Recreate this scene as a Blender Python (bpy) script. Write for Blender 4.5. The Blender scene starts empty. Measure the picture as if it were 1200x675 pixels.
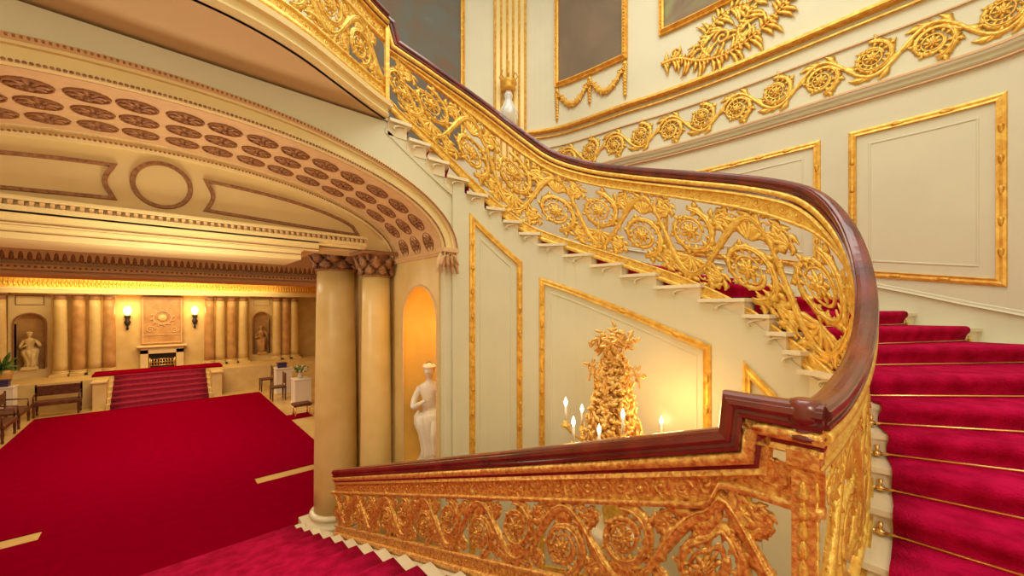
import bpy, math, random
from mathutils import Vector, Matrix
random.seed(7)
S = bpy.context.scene
COL = S.collection
PI = math.pi

# ------------------------------------------------------------------ camera
cd = bpy.data.cameras.new('camera'); cam = bpy.data.objects.new('camera', cd); COL.objects.link(cam)
cam.location = (0, 0, 0); cam.rotation_euler = (PI/2, 0, math.radians(-41.8))
cd.sensor_width = 36; cd.lens = 36*458/1200; cd.shift_y = 22.5/1200; cd.clip_start = .05
S.camera = cam
# ------------------------------------------------------------------ world: daylight falling through the open lantern of the stair hall
w = bpy.data.worlds.new('world'); S.world = w; w.use_nodes = True
bg = w.node_tree.nodes['Background']; bg.inputs[0].default_value = (1, .95, .86, 1); bg.inputs[1].default_value = 1.0
vs = S.view_settings
vs.view_transform = 'Standard'; vs.look = 'None'; vs.gamma = 1; vs.use_curve_mapping = False; vs.exposure = 0.0

# the hall beyond the arch is scaled up about the camera at the origin
KH = 1.19; HALL = False; FLOOR_Z = -3.808
def TF(p):
    return (p[0]*KH, p[1]*KH, FLOOR_Z+KH*(p[2]+3.2)) if HALL else tuple(p)
def area(name, loc, size, power, col=(1, .86, .62), target=None, sy=None):
    l = bpy.data.lights.new(name, 'AREA'); l.energy = power; l.color = col; l.size = size
    if sy: l.shape = 'RECTANGLE'; l.size_y = sy
    o = bpy.data.objects.new(name, l); COL.objects.link(o); o.location = loc
    if target:
        o.rotation_euler = (Vector(target)-Vector(loc)).to_track_quat('-Z', 'Y').to_euler()
    return o
def point(name, loc, power, col=(1, .62, .25), r=.05):
    l = bpy.data.lights.new(name, 'POINT'); l.energy = power; l.color = col; l.shadow_soft_size = r
    o = bpy.data.objects.new(name, l); COL.objects.link(o); o.location = loc
    return o
area('lantern_light', (2.2, 1.6, 6.8), 5.0, 300, (1, .96, .84), (2.4, 1.6, 0))
point('landing_fill_light', (.1, -1.3, 1.3), 110, (1, .95, .80), .5)  # added fill above the landing to brighten walls and soffit, no fixture
point('passage_fill_light', (.1, 4.85, -.1), 78, (1, .90, .64), .3)  # added fill in the passage to light columns and jamb, no fixture
area('hall_fill_light', (0, 13.0, .95), 3.5, 230, (1, .90, .66), (0, 13, -3))  # added fill under the hall ceiling, no fixture hangs here
area('hall_fill_light', (0, 18.4, .95), 3.5, 200, (1, .82, .52), (0, 18.4, -3))  # second added hall fill, likewise without a fixture
area('platform_light', (0, 21.6, .95), 3.5, 85, (1, .74, .38), (0, 24.6, -1.5), 0.6)
area('stair_foot_light', (0.0, 8.4, .9), 1.8, 70, (1, .88, .64), (0, 7.6, -3))

# ------------------------------------------------------------------ materials
def mat(name, col, rough=.5, metal=0, var=0, scale=8, col2=None, bump=0, bscale=40, coat=0, emit=None, es=1, kind='noise', trans=0, sheen=0, spec=None):
    m = bpy.data.materials.new(name); m.use_nodes = True; nt = m.node_tree; N = nt.nodes; L = nt.links
    b = N['Principled BSDF']
    b.inputs['Base Color'].default_value = (*col, 1); b.inputs['Roughness'].default_value = rough; b.inputs['Metallic'].default_value = metal
    if coat: b.inputs['Coat Weight'].default_value = coat; b.inputs['Coat Roughness'].default_value = .12
    if trans: b.inputs['Transmission Weight'].default_value = trans
    if sheen: b.inputs['Sheen Weight'].default_value = sheen
    if spec is not None: b.inputs['Specular IOR Level'].default_value = spec
    tc = N.new('ShaderNodeTexCoord')
    if var or col2:
        if kind == 'wave':
            t = N.new('ShaderNodeTexWave'); t.inputs['Scale'].default_value = scale; t.inputs['Distortion'].default_value = 6; t.inputs['Detail'].default_value = 3
        else:
            t = N.new('ShaderNodeTexNoise'); t.inputs['Scale'].default_value = scale; t.inputs['Detail'].default_value = 5
        L.new(tc.outputs['Object'], t.inputs['Vector'])
        r = N.new('ShaderNodeValToRGB')
        c2 = col2 if col2 else tuple(max(0, c*(1-var)) for c in col)
        r.color_ramp.elements[0].position = .35; r.color_ramp.elements[1].position = .65
        r.color_ramp.elements[0].color = (*c2, 1); r.color_ramp.elements[1].color = (*col, 1)
        L.new(t.outputs['Fac'], r.inputs['Fac']); L.new(r.outputs['Color'], b.inputs['Base Color'])
    if bump:
        n = N.new('ShaderNodeTexNoise'); n.inputs['Scale'].default_value = bscale; n.inputs['Detail'].default_value = 3
        L.new(tc.outputs['Object'], n.inputs['Vector'])
        bp = N.new('ShaderNodeBump'); bp.inputs['Strength'].default_value = bump; bp.inputs['Distance'].default_value = .01
        L.new(n.outputs['Fac'], bp.inputs['Height']); L.new(bp.outputs['Normal'], b.inputs['Normal'])
    if emit:
        b.inputs['Emission Color'].default_value = (*emit, 1); b.inputs['Emission Strength'].default_value = es
    return m
CREAM = mat('cream_paint', (.715, .68, .475), .55, var=.05, scale=1.5)
CREAM_IN = mat('cream_panel_paint', (.64, .58, .40), .6, var=.04, scale=1.2)
STONE = mat('ochre_marble', (.78, .58, .25), .4, col2=(.70, .50, .18), scale=2.5)
STONE_D = mat('brown_marble', (.62, .36, .13), .35, col2=(.48, .25, .08), scale=3)
IVORY = mat('ivory_plaster', (.82, .64, .30), .6, var=.06, scale=2)
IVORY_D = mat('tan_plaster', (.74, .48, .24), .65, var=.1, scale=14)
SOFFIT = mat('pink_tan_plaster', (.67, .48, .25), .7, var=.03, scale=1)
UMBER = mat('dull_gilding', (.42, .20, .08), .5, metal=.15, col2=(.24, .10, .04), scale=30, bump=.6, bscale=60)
MARBLE = mat('white_marble', (.86, .76, .52), .3, var=.10, scale=3)
GOLD = mat('bright_gilding', (.95, .66, .14), .36, metal=.45, col2=(.78, .42, .06), scale=22, bump=.6, bscale=70)
GOLD_L = mat('red_gold_gilding', (.95, .60, .14), .36, metal=.5, col2=(.58, .20, .035), scale=38, bump=.6, bscale=70)  # dark speckle puts shade of the carved crevices into the gold colour
GOLDF = mat('frame_gilding', (.90, .56, .10), .4, metal=.4, col2=(.70, .34, .04), scale=14, bump=.3, bscale=50)
WOOD = mat('mahogany', (.20, .024, .012), .26, col2=(.09, .008, .005), scale=5, kind='noise', coat=.6)
WOOD_B = mat('brown_oak', (.16, .05, .02), .4, col2=(.08, .02, .01), scale=9)
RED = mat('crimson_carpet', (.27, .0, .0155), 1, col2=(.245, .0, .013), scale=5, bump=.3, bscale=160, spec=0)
RED_S = mat('crimson_stair_carpet', (.55, .005, .068), 1, col2=(.36, .001, .032), scale=7, bump=.9, bscale=70, spec=.08)  # lighter and darker red imitate lit nosings and shaded risers
BRASS = mat('brass', (.95, .62, .22), .25, metal=.9)
BLACK = mat('black_iron', (.02, .015, .012), .45)
STATUE = mat('statuary_marble', (.88, .80, .66), .4, var=.08, scale=6)
PILM = mat('pale_gold_paint', (.84, .66, .26), .45, metal=.15, var=.1, scale=3)
SPARK = mat('glittering_gilding', (1, .70, .24), .3, metal=.35, col2=(.90, .48, .10), scale=30)
NICHE = mat('niche_lamplight_gold', (.86, .50, .09), .6, var=.1, scale=4)  # golden lamplight put into the wall colour of the niche
GREEN = mat('leaf_green', (.08, .20, .03), .5)
WHITEP = mat('white_cloth', (.80, .72, .58), .6)
VIOLET = mat('dark_violet_box', (.05, .03, .10), .4)
FLOOR = mat('ochre_floor_marble', (.74, .50, .18), .22, col2=(.62, .38, .11), scale=1.2)
FLAME = mat('candle_flame', (1, .8, .5), .5, emit=(1, .80, .48), es=9)
GLASSM = mat('frosted_glass_shade', (1, .85, .6), .5, emit=(1, .66, .26), es=5)
CRYSTAL = mat('crystal', (.86, .84, .72), .12, trans=.45)
WAX = mat('candle_wax', (.92, .86, .7), .5)
def paint_mat(name, cols, scale):
    m = bpy.data.materials.new(name); m.use_nodes = True; nt = m.node_tree; N = nt.nodes; L = nt.links
    b = N['Principled BSDF']; b.inputs['Roughness'].default_value = .7; b.inputs['Specular IOR Level'].default_value = .2
    tc = N.new('ShaderNodeTexCoord'); t = N.new('ShaderNodeTexNoise'); t.inputs['Scale'].default_value = scale; t.inputs['Detail'].default_value = 3; t.inputs['Distortion'].default_value = 1.4
    L.new(tc.outputs['Object'], t.inputs['Vector'])
    r = N.new('ShaderNodeValToRGB'); e = r.color_ramp.elements
    e[0].position = .3; e[0].color = (*cols[0], 1); e[1].position = .72; e[1].color = (*cols[-1], 1)
    for i, c in enumerate(cols[1:-1]):
        x = e.new(.3+.42*(i+1)/(len(cols)-1)); x.color = (*c, 1)
    L.new(t.outputs['Fac'], r.inputs['Fac']); L.new(r.outputs['Color'], b.inputs['Base Color'])
    return m
CANVAS1 = paint_mat('dim_grey_blue_canvas', [(.20, .12, .08), (.17, .14, .10), (.15, .16, .14), (.28, .19, .11)], .9)
CANVAS2 = paint_mat('olive_brown_canvas', [(.16, .12, .08), (.20, .15, .10), (.24, .17, .11), (.28, .28, .13)], .8)

# ------------------------------------------------------------------ mesh builder
class MB:
    def __init__(s): s.v = []; s.f = []; s.sm = []
    def face(s, idx, sm=False): s.f.append(tuple(idx)); s.sm.append(sm)
    def box(s, x0, x1, y0, y1, z0, z1):
        n = len(s.v)
        s.v += [(x0, y0, z0), (x1, y0, z0), (x1, y1, z0), (x0, y1, z0), (x0, y0, z1), (x1, y0, z1), (x1, y1, z1), (x0, y1, z1)]
        for q in ((0, 3, 2, 1), (4, 5, 6, 7), (0, 1, 5, 4), (1, 2, 6, 5), (2, 3, 7, 6), (3, 0, 4, 7)): s.face([n+i for i in q])
        return s
    def bbox(s, x0, x1, y0, y1, z0, z1, b=.01):
        # chamfered box: two stacked insets
        n = len(s.v); rings = [(b, z0), (0, z0+b), (0, z1-b), (b, z1)]
        for i, z in rings:
            s.v += [(x0+i, y0+i, z), (x1-i, y0+i, z), (x1-i, y1-i, z), (x0+i, y1-i, z)]
        s.face([n+3, n+2, n+1, n]); s.face([n+12, n+13, n+14, n+15])
        for k in range(3):
            for j in range(4): s.face([n+4*k+j, n+4*k+(j+1) % 4, n+4*k+4+(j+1) % 4, n+4*k+4+j])
        return s
    def grid(s, rows, sm=True, closeu=False, closev=False):
        n = len(s.v); R = len(rows); C = len(rows[0])
        for r in rows: s.v += [tuple(p) for p in r]
        for i in range(R if closeu else R-1):
            for j in range(C if closev else C-1):
                a = n+i*C+j; b = n+i*C+(j+1) % C; c = n+((i+1) % R)*C+(j+1) % C; d = n+((i+1) % R)*C+j
                s.face([a, b, c, d], sm)
        return n
    def cap(s, start, count, rev=False):
        q = list(range(start, start+count)); s.face(q[::-1] if rev else q)
    def lathe(s, cx, cy, prof, seg=20, sx=1, sy=1, sm=True):
        rows = [[(cx+r*sx*math.cos(2*PI*j/seg), cy+r*sy*math.sin(2*PI*j/seg), z) for j in range(seg)] for r, z in prof]
        n = s.grid(rows, sm, closev=True); s.cap(n, seg, True); s.cap(n+(len(prof)-1)*seg, seg)
        return s
    def tube3(s, pts, rad, seg=8):
        pts = [Vector(p) for p in pts]; n0 = len(s.v); rows = []; up = Vector((0, 0, 1))
        for i, p in enumerate(pts):
            t = (pts[min(i+1, len(pts)-1)]-pts[max(i-1, 0)])
            if t.length < 1e-9: t = Vector((0, 0, 1))
            t.normalize(); u = up if abs(t.z) < .95 else Vector((1, 0, 0))
            a = t.cross(u).normalized(); b = a.cross(t); r = rad[i] if isinstance(rad, (list, tuple)) else rad
            rows.append([p+(a*math.cos(2*PI*j/seg)+b*math.sin(2*PI*j/seg))*r for j in range(seg)])
        n = s.grid(rows, True, closev=True); s.cap(n, seg, True); s.cap(n+(len(pts)-1)*seg, seg)
        return s
    def tube(s, M, pts, rad, seg=6, flat=1.0, n0=0):
        rows = []
        for i, p in enumerate(pts):
            q = pts[min(i+1, len(pts)-1)]; o = pts[max(i-1, 0)]
            ta, tb = q[0]-o[0], q[1]-o[1]; l = math.hypot(ta, tb) or 1; pa, pb = -tb/l, ta/l
            r = rad[i] if isinstance(rad, (list, tuple)) else rad
            rows.append([M(p[0]+r*math.cos(2*PI*j/seg)*pa, p[1]+r*math.cos(2*PI*j/seg)*pb, n0+r*flat*math.sin(2*PI*j/seg)) for j in range(seg)])
        n = s.grid(rows, True, closev=True); s.cap(n, seg, True); s.cap(n+(len(pts)-1)*seg, seg)
        return s
    def leaf(s, M, a, b, ang, ln, wd, curl=.6, th=.012, lob=3, n0=0):
        # a carved leaf with scalloped edges and a raised mid rib, mapped through M
        N = 9; L_, Cn, R_, Bk = [], [], [], []
        x, y, t = a, b, ang
        for i in range(N+1):
            f = i/N; w_ = wd*math.sin(PI*(f**.75)*.96+.06)*(1+.22*math.cos(2*PI*lob*f))
            if i == N: w_ = .001
            px, py = -math.sin(t), math.cos(t)
            L_.append(M(x+px*w_, y+py*w_, n0)); R_.append(M(x-px*w_, y-py*w_, n0))
            Cn.append(M(x, y, n0+th*(1-f*.5))); Bk.append(M(x, y, n0-th*(1-f*.5)))
            t += curl/N; x += math.cos(t)*ln/N; y += math.sin(t)*ln/N
        n = len(s.v); s.v += [tuple(p) for p in L_+Cn+R_+Bk]; K = N+1
        for i in range(N):
            for A, B in ((0, 1), (1, 2), (2, 3), (3, 0)):
                s.face([n+A*K+i, n+B*K+i, n+B*K+i+1, n+A*K+i+1], True)
        return s
    def ball(s, M, a, b, r, n0=0, flat=.7, seg=8):
        rows = []
        for i in range(5):
            th = PI*i/4
            rows.append([M(a+max(r*math.sin(th), r*.02)*math.cos(2*PI*j/seg), b+max(r*math.sin(th), r*.02)*math.sin(2*PI*j/seg), n0+r*flat*math.cos(th)) for j in range(seg)])
        s.grid(rows, True, closev=True); return s
    def sweep(s, M, pts, prof, closed=False, step=.15, sm=False):
        # sweep a closed profile [(p,n)] along a 2-D polyline on a surface map, mitred corners
        P = []
        m = len(pts)
        for i in range(m if closed else m-1):
            A, B = pts[i], pts[(i+1) % m]; d = math.hypot(B[0]-A[0], B[1]-A[1]); k = max(1, int(d/step))
            for j in range(k): P.append((A[0]+(B[0]-A[0])*j/k, A[1]+(B[1]-A[1])*j/k))
        if not closed: P.append(tuple(pts[-1]))
        n = len(P); rows = []
        for i in range(n):
            A = P[(i-1) % n] if (closed or i > 0) else None; B = P[i]; Cc = P[(i+1) % n] if (closed or i < n-1) else None
            def perp(p, q):
                l = math.hypot(q[0]-p[0], q[1]-p[1]) or 1; return (-(q[1]-p[1])/l, (q[0]-p[0])/l)
            if A is None: w_ = perp(B, Cc)
            elif Cc is None: w_ = perp(A, B)
            else:
                p1, p2 = perp(A, B), perp(B, Cc); w_ = (p1[0]+p2[0], p1[1]+p2[1]); l2 = w_[0]**2+w_[1]**2
                k = 2/l2 if l2 > .3 else 1; w_ = (w_[0]*k, w_[1]*k)
            rows.append([M(B[0]+w_[0]*p, B[1]+w_[1]*p, q) for p, q in prof])
        k = s.grid(rows, sm, closeu=closed, closev=True)
        if not closed: s.cap(k, len(prof), True); s.cap(k+(n-1)*len(prof), len(prof))
        return s
    def build(s, name, m, parent=None, local=False):
        me = bpy.data.meshes.new(name)
        me.from_pydata([((p[0]*KH, p[1]*KH, p[2]*KH) if HALL else tuple(p)) for p in s.v] if local else [TF(p) for p in s.v], [], s.f); me.materials.append(m)
        me.polygons.foreach_set('use_smooth', s.sm); me.validate(); me.update()
        o = bpy.data.objects.new(name, me); COL.objects.link(o)
        if parent:
            o.parent = parent
            pw = parent.location
            o.matrix_parent_inverse = Matrix.Translation(-pw) if parent.type == 'EMPTY' else Matrix()
        return o

def empty(name, loc=(0, 0, 0)):
    o = bpy.data.objects.new(name, None); COL.objects.link(o); o.location = TF(loc); o.empty_display_size = .1; return o
def tag(o, label=None, cat=None, group=None, kind=None):
    if label: o['label'] = label
    if cat: o['category'] = cat
    if group: o['group'] = group
    if kind: o['kind'] = kind
    return o
def struct(o): o['kind'] = 'structure'; return o
def copy_tree(o, parent=None):
    c = o.copy(); COL.objects.link(c)
    if parent: c.parent = parent; c.matrix_parent_inverse = o.matrix_parent_inverse.copy()
    for ch in list(o.children): copy_tree(ch, c)
    return c

# ------------------------------------------------------------------ paths
def catmull(pts, k=8):
    out = []
    for i in range(len(pts)-1):
        p0 = pts[max(i-1, 0)]; p1 = pts[i]; p2 = pts[i+1]; p3 = pts[min(i+2, len(pts)-1)]
        for j in range(k):
            t = j/k
            out.append(tuple(.5*((2*b)+(-a+c)*t+(2*a-5*b+4*c-d)*t*t+(-a+3*b-3*c+d)*t**3) for a, b, c, d in zip(p0, p1, p2, p3)))
    out.append(tuple(pts[-1])); return out
class Path:
    """plan curve; extra columns ride along; left of travel is the normal"""
    def __init__(s, pts, k=8):
        s.p = catmull(pts, k) if k > 1 else pts; s.a = [0]
        for q, r in zip(s.p, s.p[1:]): s.a.append(s.a[-1]+math.hypot(r[0]-q[0], r[1]-q[1]))
        s.L = s.a[-1]
    def at(s, a):
        if a <= 0: i = 0
        elif a >= s.L: i = len(s.p)-2
        else:
            lo, hi = 0, len(s.a)-1
            while hi-lo > 1:
                m_ = (lo+hi)//2
                if s.a[m_] <= a: lo = m_
                else: hi = m_
            i = lo
        d = s.a[i+1]-s.a[i] or 1e-9; t = (a-s.a[i])/d
        return tuple(x+(y-x)*t for x, y in zip(s.p[i], s.p[i+1]))
    def nrm(s, a):
        e = .03; q = s.at(a-e); r = s.at(a+e); dx, dy = r[0]-q[0], r[1]-q[1]; l = math.hypot(dx, dy) or 1
        return (-dy/l, dx/l)
    def wall(s, a, b, n):
        p = s.at(a); q = s.nrm(a); return (p[0]+q[0]*n, p[1]+q[1]*n, b)
    def find(s, ang, a0=0, a1=None):
        """arc length where the plan bearing from the eye (degrees from +y) equals ang, searching a0..a1"""
        a1 = a1 or s.L; best = None
        for i in range(801):
            a = a0+(a1-a0)*i/800; p = s.at(a); d = abs(math.degrees(math.atan2(p[0], p[1]))-ang)
            if best is None or d < best[0]: best = (d, a)
        return best[1]

FZ = FLOOR_Z       # hall floor
LZ = -1.455        # half landing
TZ = 2.248         # upper landing
RISE = (TZ-LZ)/24
# inner string of the curved flight: x, y, tread line z, handrail top z
INNER = Path([
 (1.80, .38, -1.45, -.355), (2.15, .364, -1.45, -.33), (2.60, .356, -1.44, -.235), (3.0, .365, -1.30, -.06),
 (3.35, .40, -1.12, .165), (3.65, .47, -.95, .43), (3.86, .57, -.80, .70), (4.0, .71, -.66, .93), (4.08, .90, -.50, 1.09),
 (4.15, 1.32, -.16, 1.28), (4.20, 1.92, .16, 1.49), (4.22, 2.56, .42, 1.71), (4.15, 3.14, .64, 1.92), (3.96, 3.56, .82, 2.13),
 (3.70, 3.84, .98, 2.40), (3.36, 4.02, 1.24, 2.64), (3.0, 4.11, 1.52, 2.80), (2.64, 4.14, 1.78, 2.90), (2.31, 4.15, 1.98, 2.98),
 (2.0, 4.15, 2.14, 3.04), (1.84, 4.15, 2.24, 3.10)], 8)
# outer wall of the stair hall
OUTER = Path([(-.5, -2.35), (2.4, -2.35), (3.9, -2.15), (5.1, -1.72), (5.95, -1.1), (6.36, -.5), (6.45, 0), (6.45, .8), (6.45, 1.6), (6.43, 2.4), (6.35, 3.2),
 (6.22, 3.9), (6.12, 4.7), (5.97, 5.35), (5.6, 5.95), (5.0, 6.4), (4.2, 6.65), (3.0, 6.75), (1.5, 6.8), (0, 6.8), (-3, 6.8)], 8)
OZ = lambda a, b, n: OUTER.wall(a, b, n)

def near_a(path, q):
    return min((math.hypot(path.at(path.L*i/900)[0]-q[0], path.at(path.L*i/900)[1]-q[1]), path.L*i/900) for i in range(901))[1]
# riser positions: inner ends from image pixel columns for the curved flight
inner_px = {6: 938, 7: 920, 8: 900, 9: 872, 10: 820, 11: 768, 12: 728, 13: 692, 14: 660, 15: 630, 16: 607, 17: 588, 18: 568, 19: 545, 20: 522, 21: 500, 22: 477, 23: 455}
def bearing(px): return math.degrees(math.atan((px-600)/458))+41.8
ia = {0: .90, 1: 1.26, 2: 1.52, 3: 1.70, 4: 1.86, 5: 2.02}
for j, px in inner_px.items(): ia[j] = INNER.find(bearing(px), 2.0, INNER.L)
ia[24] = INNER.L+.3
o_pts = {0: (2.70, -2.3), 1: (3.08, -2.27), 2: (3.72, -2.18), 3: (4.5, -2.0), 4: (5.15, -1.7), 5: (5.75, -1.3), 6: (6.25, -.72), 7: (6.43, -.2), 8: (6.45, .28), 9: (6.45, .78)}
oa = {j: near_a(OUTER, q) for j, q in o_pts.items()}
a_end = near_a(OUTER, (1.9, 6.79))
for j in range(10, 25): oa[j] = oa[9]+(a_end-oa[9])*((j-9)/14)
def ipt(a, n=0):
    p = INNER.at(min(a, INNER.L)); q = INNER.nrm(min(a, INNER.L)-.001); return Vector((p[0]+q[0]*n, p[1]+q[1]*n, 0))
def opt(a, n=0):
    p = OUTER.at(a); q = OUTER.nrm(a); return Vector((p[0]+q[0]*n, p[1]+q[1]*n, 0))

def string_z(a):
    j = max(q for q in range(25) if ia[q] <= a+1e-6) if a >= ia[0] else 0
    j = min(j, 23); t = min(1, max(0, (a-ia[j])/max(1e-6, ia[j+1]-ia[j])))
    return LZ+RISE*(j+t)
# ================================================================== THE SETTING
# outer wall, inward face with thickness
def wall_sheet(path, a0, a1, z0, z1, name, m, th=-.15, step=.12):
    mb = MB(); k = max(2, int((a1-a0)/step)); rows = []
    for i in range(k+1):
        a = a0+(a1-a0)*i/k
        zz0 = z0(a) if callable(z0) else z0; zz1 = z1(a) if callable(z1) else z1
        rows.append([path.wall(a, zz0, 0), path.wall(a, zz1, 0), path.wall(a, zz1, th), path.wall(a, zz0, th)])
    n = mb.grid(rows, False, closev=True); mb.cap(n, 4, True); mb.cap(n+4*k, 4)
    return mb.build(name, m)
A_HALL = near_a(OUTER, (4.2, 6.65))
struct(wall_sheet(OUTER, 0, OUTER.L, lambda a: FZ if a < A_HALL else 1.4, 7.4, 'wall_right', CREAM))
mb = MB(); mb.box(-3.6, -3.45, -2.35, 6.95, FZ, 7.4); struct(mb.build('wall_left', CREAM))
mb = MB(); mb.box(-3.6, -.5, -2.5, -2.35, FZ, 7.4); struct(mb.build('wall_near', CREAM))
mb = MB(); mb.box(-9, 9, -2.6, 26, FZ-.1, FZ); struct(mb.build('floor', FLOOR))

# spandrel wall under the curved flight
a_sp0 = INNER.find(83, .8, 1.6); a_sp1 = INNER.L
def under(a): return string_z(a)-.015
struct(wall_sheet(INNER, a_sp0, INNER.find(33.2, 5, INNER.L), FZ, under, 'wall_stair', CREAM, -.12))
mb = MB(); mb.box(1.2, 3.0, .22, .34, FZ, LZ-.1); struct(mb.build('wall_landing', CREAM))

# arch wall (y=4.15) with an elliptical opening, half width 2.58, springing .72, crown 1.66
YA = 4.15; YB = 5.45; AW = 2.58; SP = .70; CR = 1.66
def ell(t, w=AW, z0=SP, z1=CR): return (w*math.cos(t), z0+(z1-z0)*math.sin(t))
def arch_face(y0, y1, w, z0, z1, ztop, xmax, name, m, xmin=None, jamb=True):
    mb = MB(); K = 48; top = []; bot = []
    for i in range(K+1):
        x, z = ell(PI*i/K, w, z0, z1); bot.append((x, z))
    rows = []
    for (x, z) in bot:
        zt = ztop(x) if callable(ztop) else ztop
        rows.append([(x, y0, z), (x, y0, max(zt, z+.01)), (x, y1, max(zt, z+.01)), (x, y1, z)])
    n = mb.grid(rows, False, closev=True)
    if jamb:
        mb.box(w, xmax, y0, y1, FZ, z0 if callable(ztop) else ztop); mb.box(-xmax, -w, y0, y1, FZ, z0 if callable(ztop) else ztop)
    return struct(mb.build(name, m))
def top_arch(x):
    x = abs(x)
    if x < 1.86: return 2.06
    lo, hi = 5.0, INNER.L
    for _ in range(30):
        m_ = (lo+hi)/2
        if INNER.at(m_)[0] > x: lo = m_
        else: hi = m_
    return min(2.06, string_z(lo)-.015)
arch_face(YA+.02, YA+.12, AW+.03, SP, CR+.03, top_arch, AW+.36, 'wall_arch', CREAM)
# make up the wall between the arch springing and the string to the right of the opening
mb = MB()
rows = []
for i in range(11):
    x = AW+.03+.33*i/10; rows.append([(x, YA+.021, SP), (x, YA+.021, top_arch(x)), (x, YA+.12, top_arch(x)), (x, YA+.12, SP)])
mb.grid(rows, False, closev=True); struct(mb.build('wall_arch_shoulder', CREAM))
# passage walls with a niche in the right one
def passage_wall(sgn, name):
    mb = MB(); x0 = sgn*AW; NY0, NY1, NZ1, ny = 4.30, 5.22, .02, None
    r = (NY1-NY0)/2; cy = (NY0+NY1)/2; spring = -.18
    # flat wall around the niche
    K = 16
    arc = [(cy-r*math.cos(PI*i/K), spring+r*math.sin(PI*i/K)) for i in range(K+1)]
    def P(y, z, d=0): return (x0+sgn*d, y, z)
    mb.grid([[P(YA+.12, FZ, .05), P(YA+.12, SP, .05)], [P(YA+.121, FZ), P(YA+.121, SP)], [P(NY0, FZ), P(NY0, SP)]], False)
    mb.grid([[P(NY1, FZ), P(NY1, SP)], [P(7.76, FZ), P(7.76, SP)]], False)
    mb.grid([[P(y, z), P(y, SP)] for y, z in arc], False)
    mb.grid([[P(NY0, FZ), P(NY0, -2.25)], [P(NY1, FZ), P(NY1, -2.25)]], False)
    # niche: half cylinder with half dome
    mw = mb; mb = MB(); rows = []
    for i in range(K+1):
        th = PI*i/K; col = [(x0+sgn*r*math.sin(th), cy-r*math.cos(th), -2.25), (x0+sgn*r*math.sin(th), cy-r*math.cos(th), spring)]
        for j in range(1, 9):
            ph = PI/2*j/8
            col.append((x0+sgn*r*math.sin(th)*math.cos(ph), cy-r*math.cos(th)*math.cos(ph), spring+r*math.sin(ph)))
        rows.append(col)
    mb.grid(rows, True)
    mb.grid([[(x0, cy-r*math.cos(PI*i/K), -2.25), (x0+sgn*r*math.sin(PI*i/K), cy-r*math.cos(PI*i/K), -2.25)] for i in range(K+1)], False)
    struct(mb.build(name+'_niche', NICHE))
    # narrow roll moulding framing the niche
    fm = MB(); fm.sweep(lambda a, b, n: (x0-sgn*n, a, b), [(NY0-.01, -2.25)]+[(cy-(r+.01)*math.cos(PI*i/K), spring+(r+.01)*math.sin(PI*i/K)) for i in range(K+1)]+[(NY1+.01, -2.25)], [(-.018, 0), (-.012, .016), (.012, .016), (.018, 0)], step=.2)
    o_ = fm.build('trim_'+('6' if sgn > 0 else '7'), IVORY_D); o_['kind'] = 'structure'
    return struct(mw.build(name, STONE))
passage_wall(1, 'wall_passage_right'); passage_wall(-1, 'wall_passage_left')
# hall ceilings and side walls
HALL = True; FZ = -3.2
mb = MB(); mb.box(-7, 7, 6.5, 21.2, 1.12, 1.22); struct(mb.build('ceiling', IVORY))
for sx, nm in ((1, 'wall_hall_right'), (-1, 'wall_hall_left')):
    mb = MB(); mb.box(min(sx*5.6, sx*5.8), max(sx*5.6, sx*5.8), 6.5, 21, FZ, 1.12); struct(mb.build(nm, STONE))
    mb = MB(); mb.box(min(sx*2.172, sx*5.8), max(sx*2.172, sx*5.8), 6.5, 6.6, FZ, 1.12); struct(mb.build(nm+'_return', STONE))
mb = MB(); mb.box(-6, 6, 20.6, 20.8, FZ, 1.12); struct(mb.build('wall_back', STONE))
HALL = False; FZ = FLOOR_Z
mb = MB(); mb.box(-7, 7, 5.7, 7.9, 1.36, 1.46); struct(mb.build('ceiling_passage', IVORY))

# half landing and upper landing
mb = MB(); mb.box(-3.45, 2.72, -2.35, .35, LZ-.1, LZ); mb.box(-1.74, 1.74, .35, .70, LZ-.1, LZ); struct(mb.build('floor_half_landing', MARBLE))
EDGE = Path([(1.84, 4.15), (1.62, 4.04), (1.25, 3.82), (.83, 3.58), (.42, 3.44), (0, 3.40), (-.42, 3.44), (-.83, 3.58), (-1.25, 3.82), (-1.62, 4.04), (-1.84, 4.15)], 6)
mb = MB(); rows = []
for p in EDGE.p:
    rows.append([(p[0], p[1], TZ-.16), (p[0], p[1], TZ), (p[0], 6.8, TZ), (p[0], 6.8, TZ-.16)])
n = mb.grid(rows, False, closev=True); mb.box(-3.45, -1.84, 4.17, 6.8, TZ-.16, TZ)
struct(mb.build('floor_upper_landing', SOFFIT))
# landing edge fascia with two roll mouldings
mb = MB()
EM = lambda a, b, n: EDGE.wall(a, b, n)
mb.sweep(EM, [(0, TZ-.16), (EDGE.L, TZ-.16)], [(0, -.03), (.0, .03), (.03, .05), (.06, .03), (.11, .03), (.12, .07), (.17, .07), (.17, -.03)], step=.08)
# path runs right to left so its left side faces the landing: flip
for i, v in enumerate(mb.v):
    pass
tr = tag(mb.build('trim_1', IVORY), kind='structure')

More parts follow.
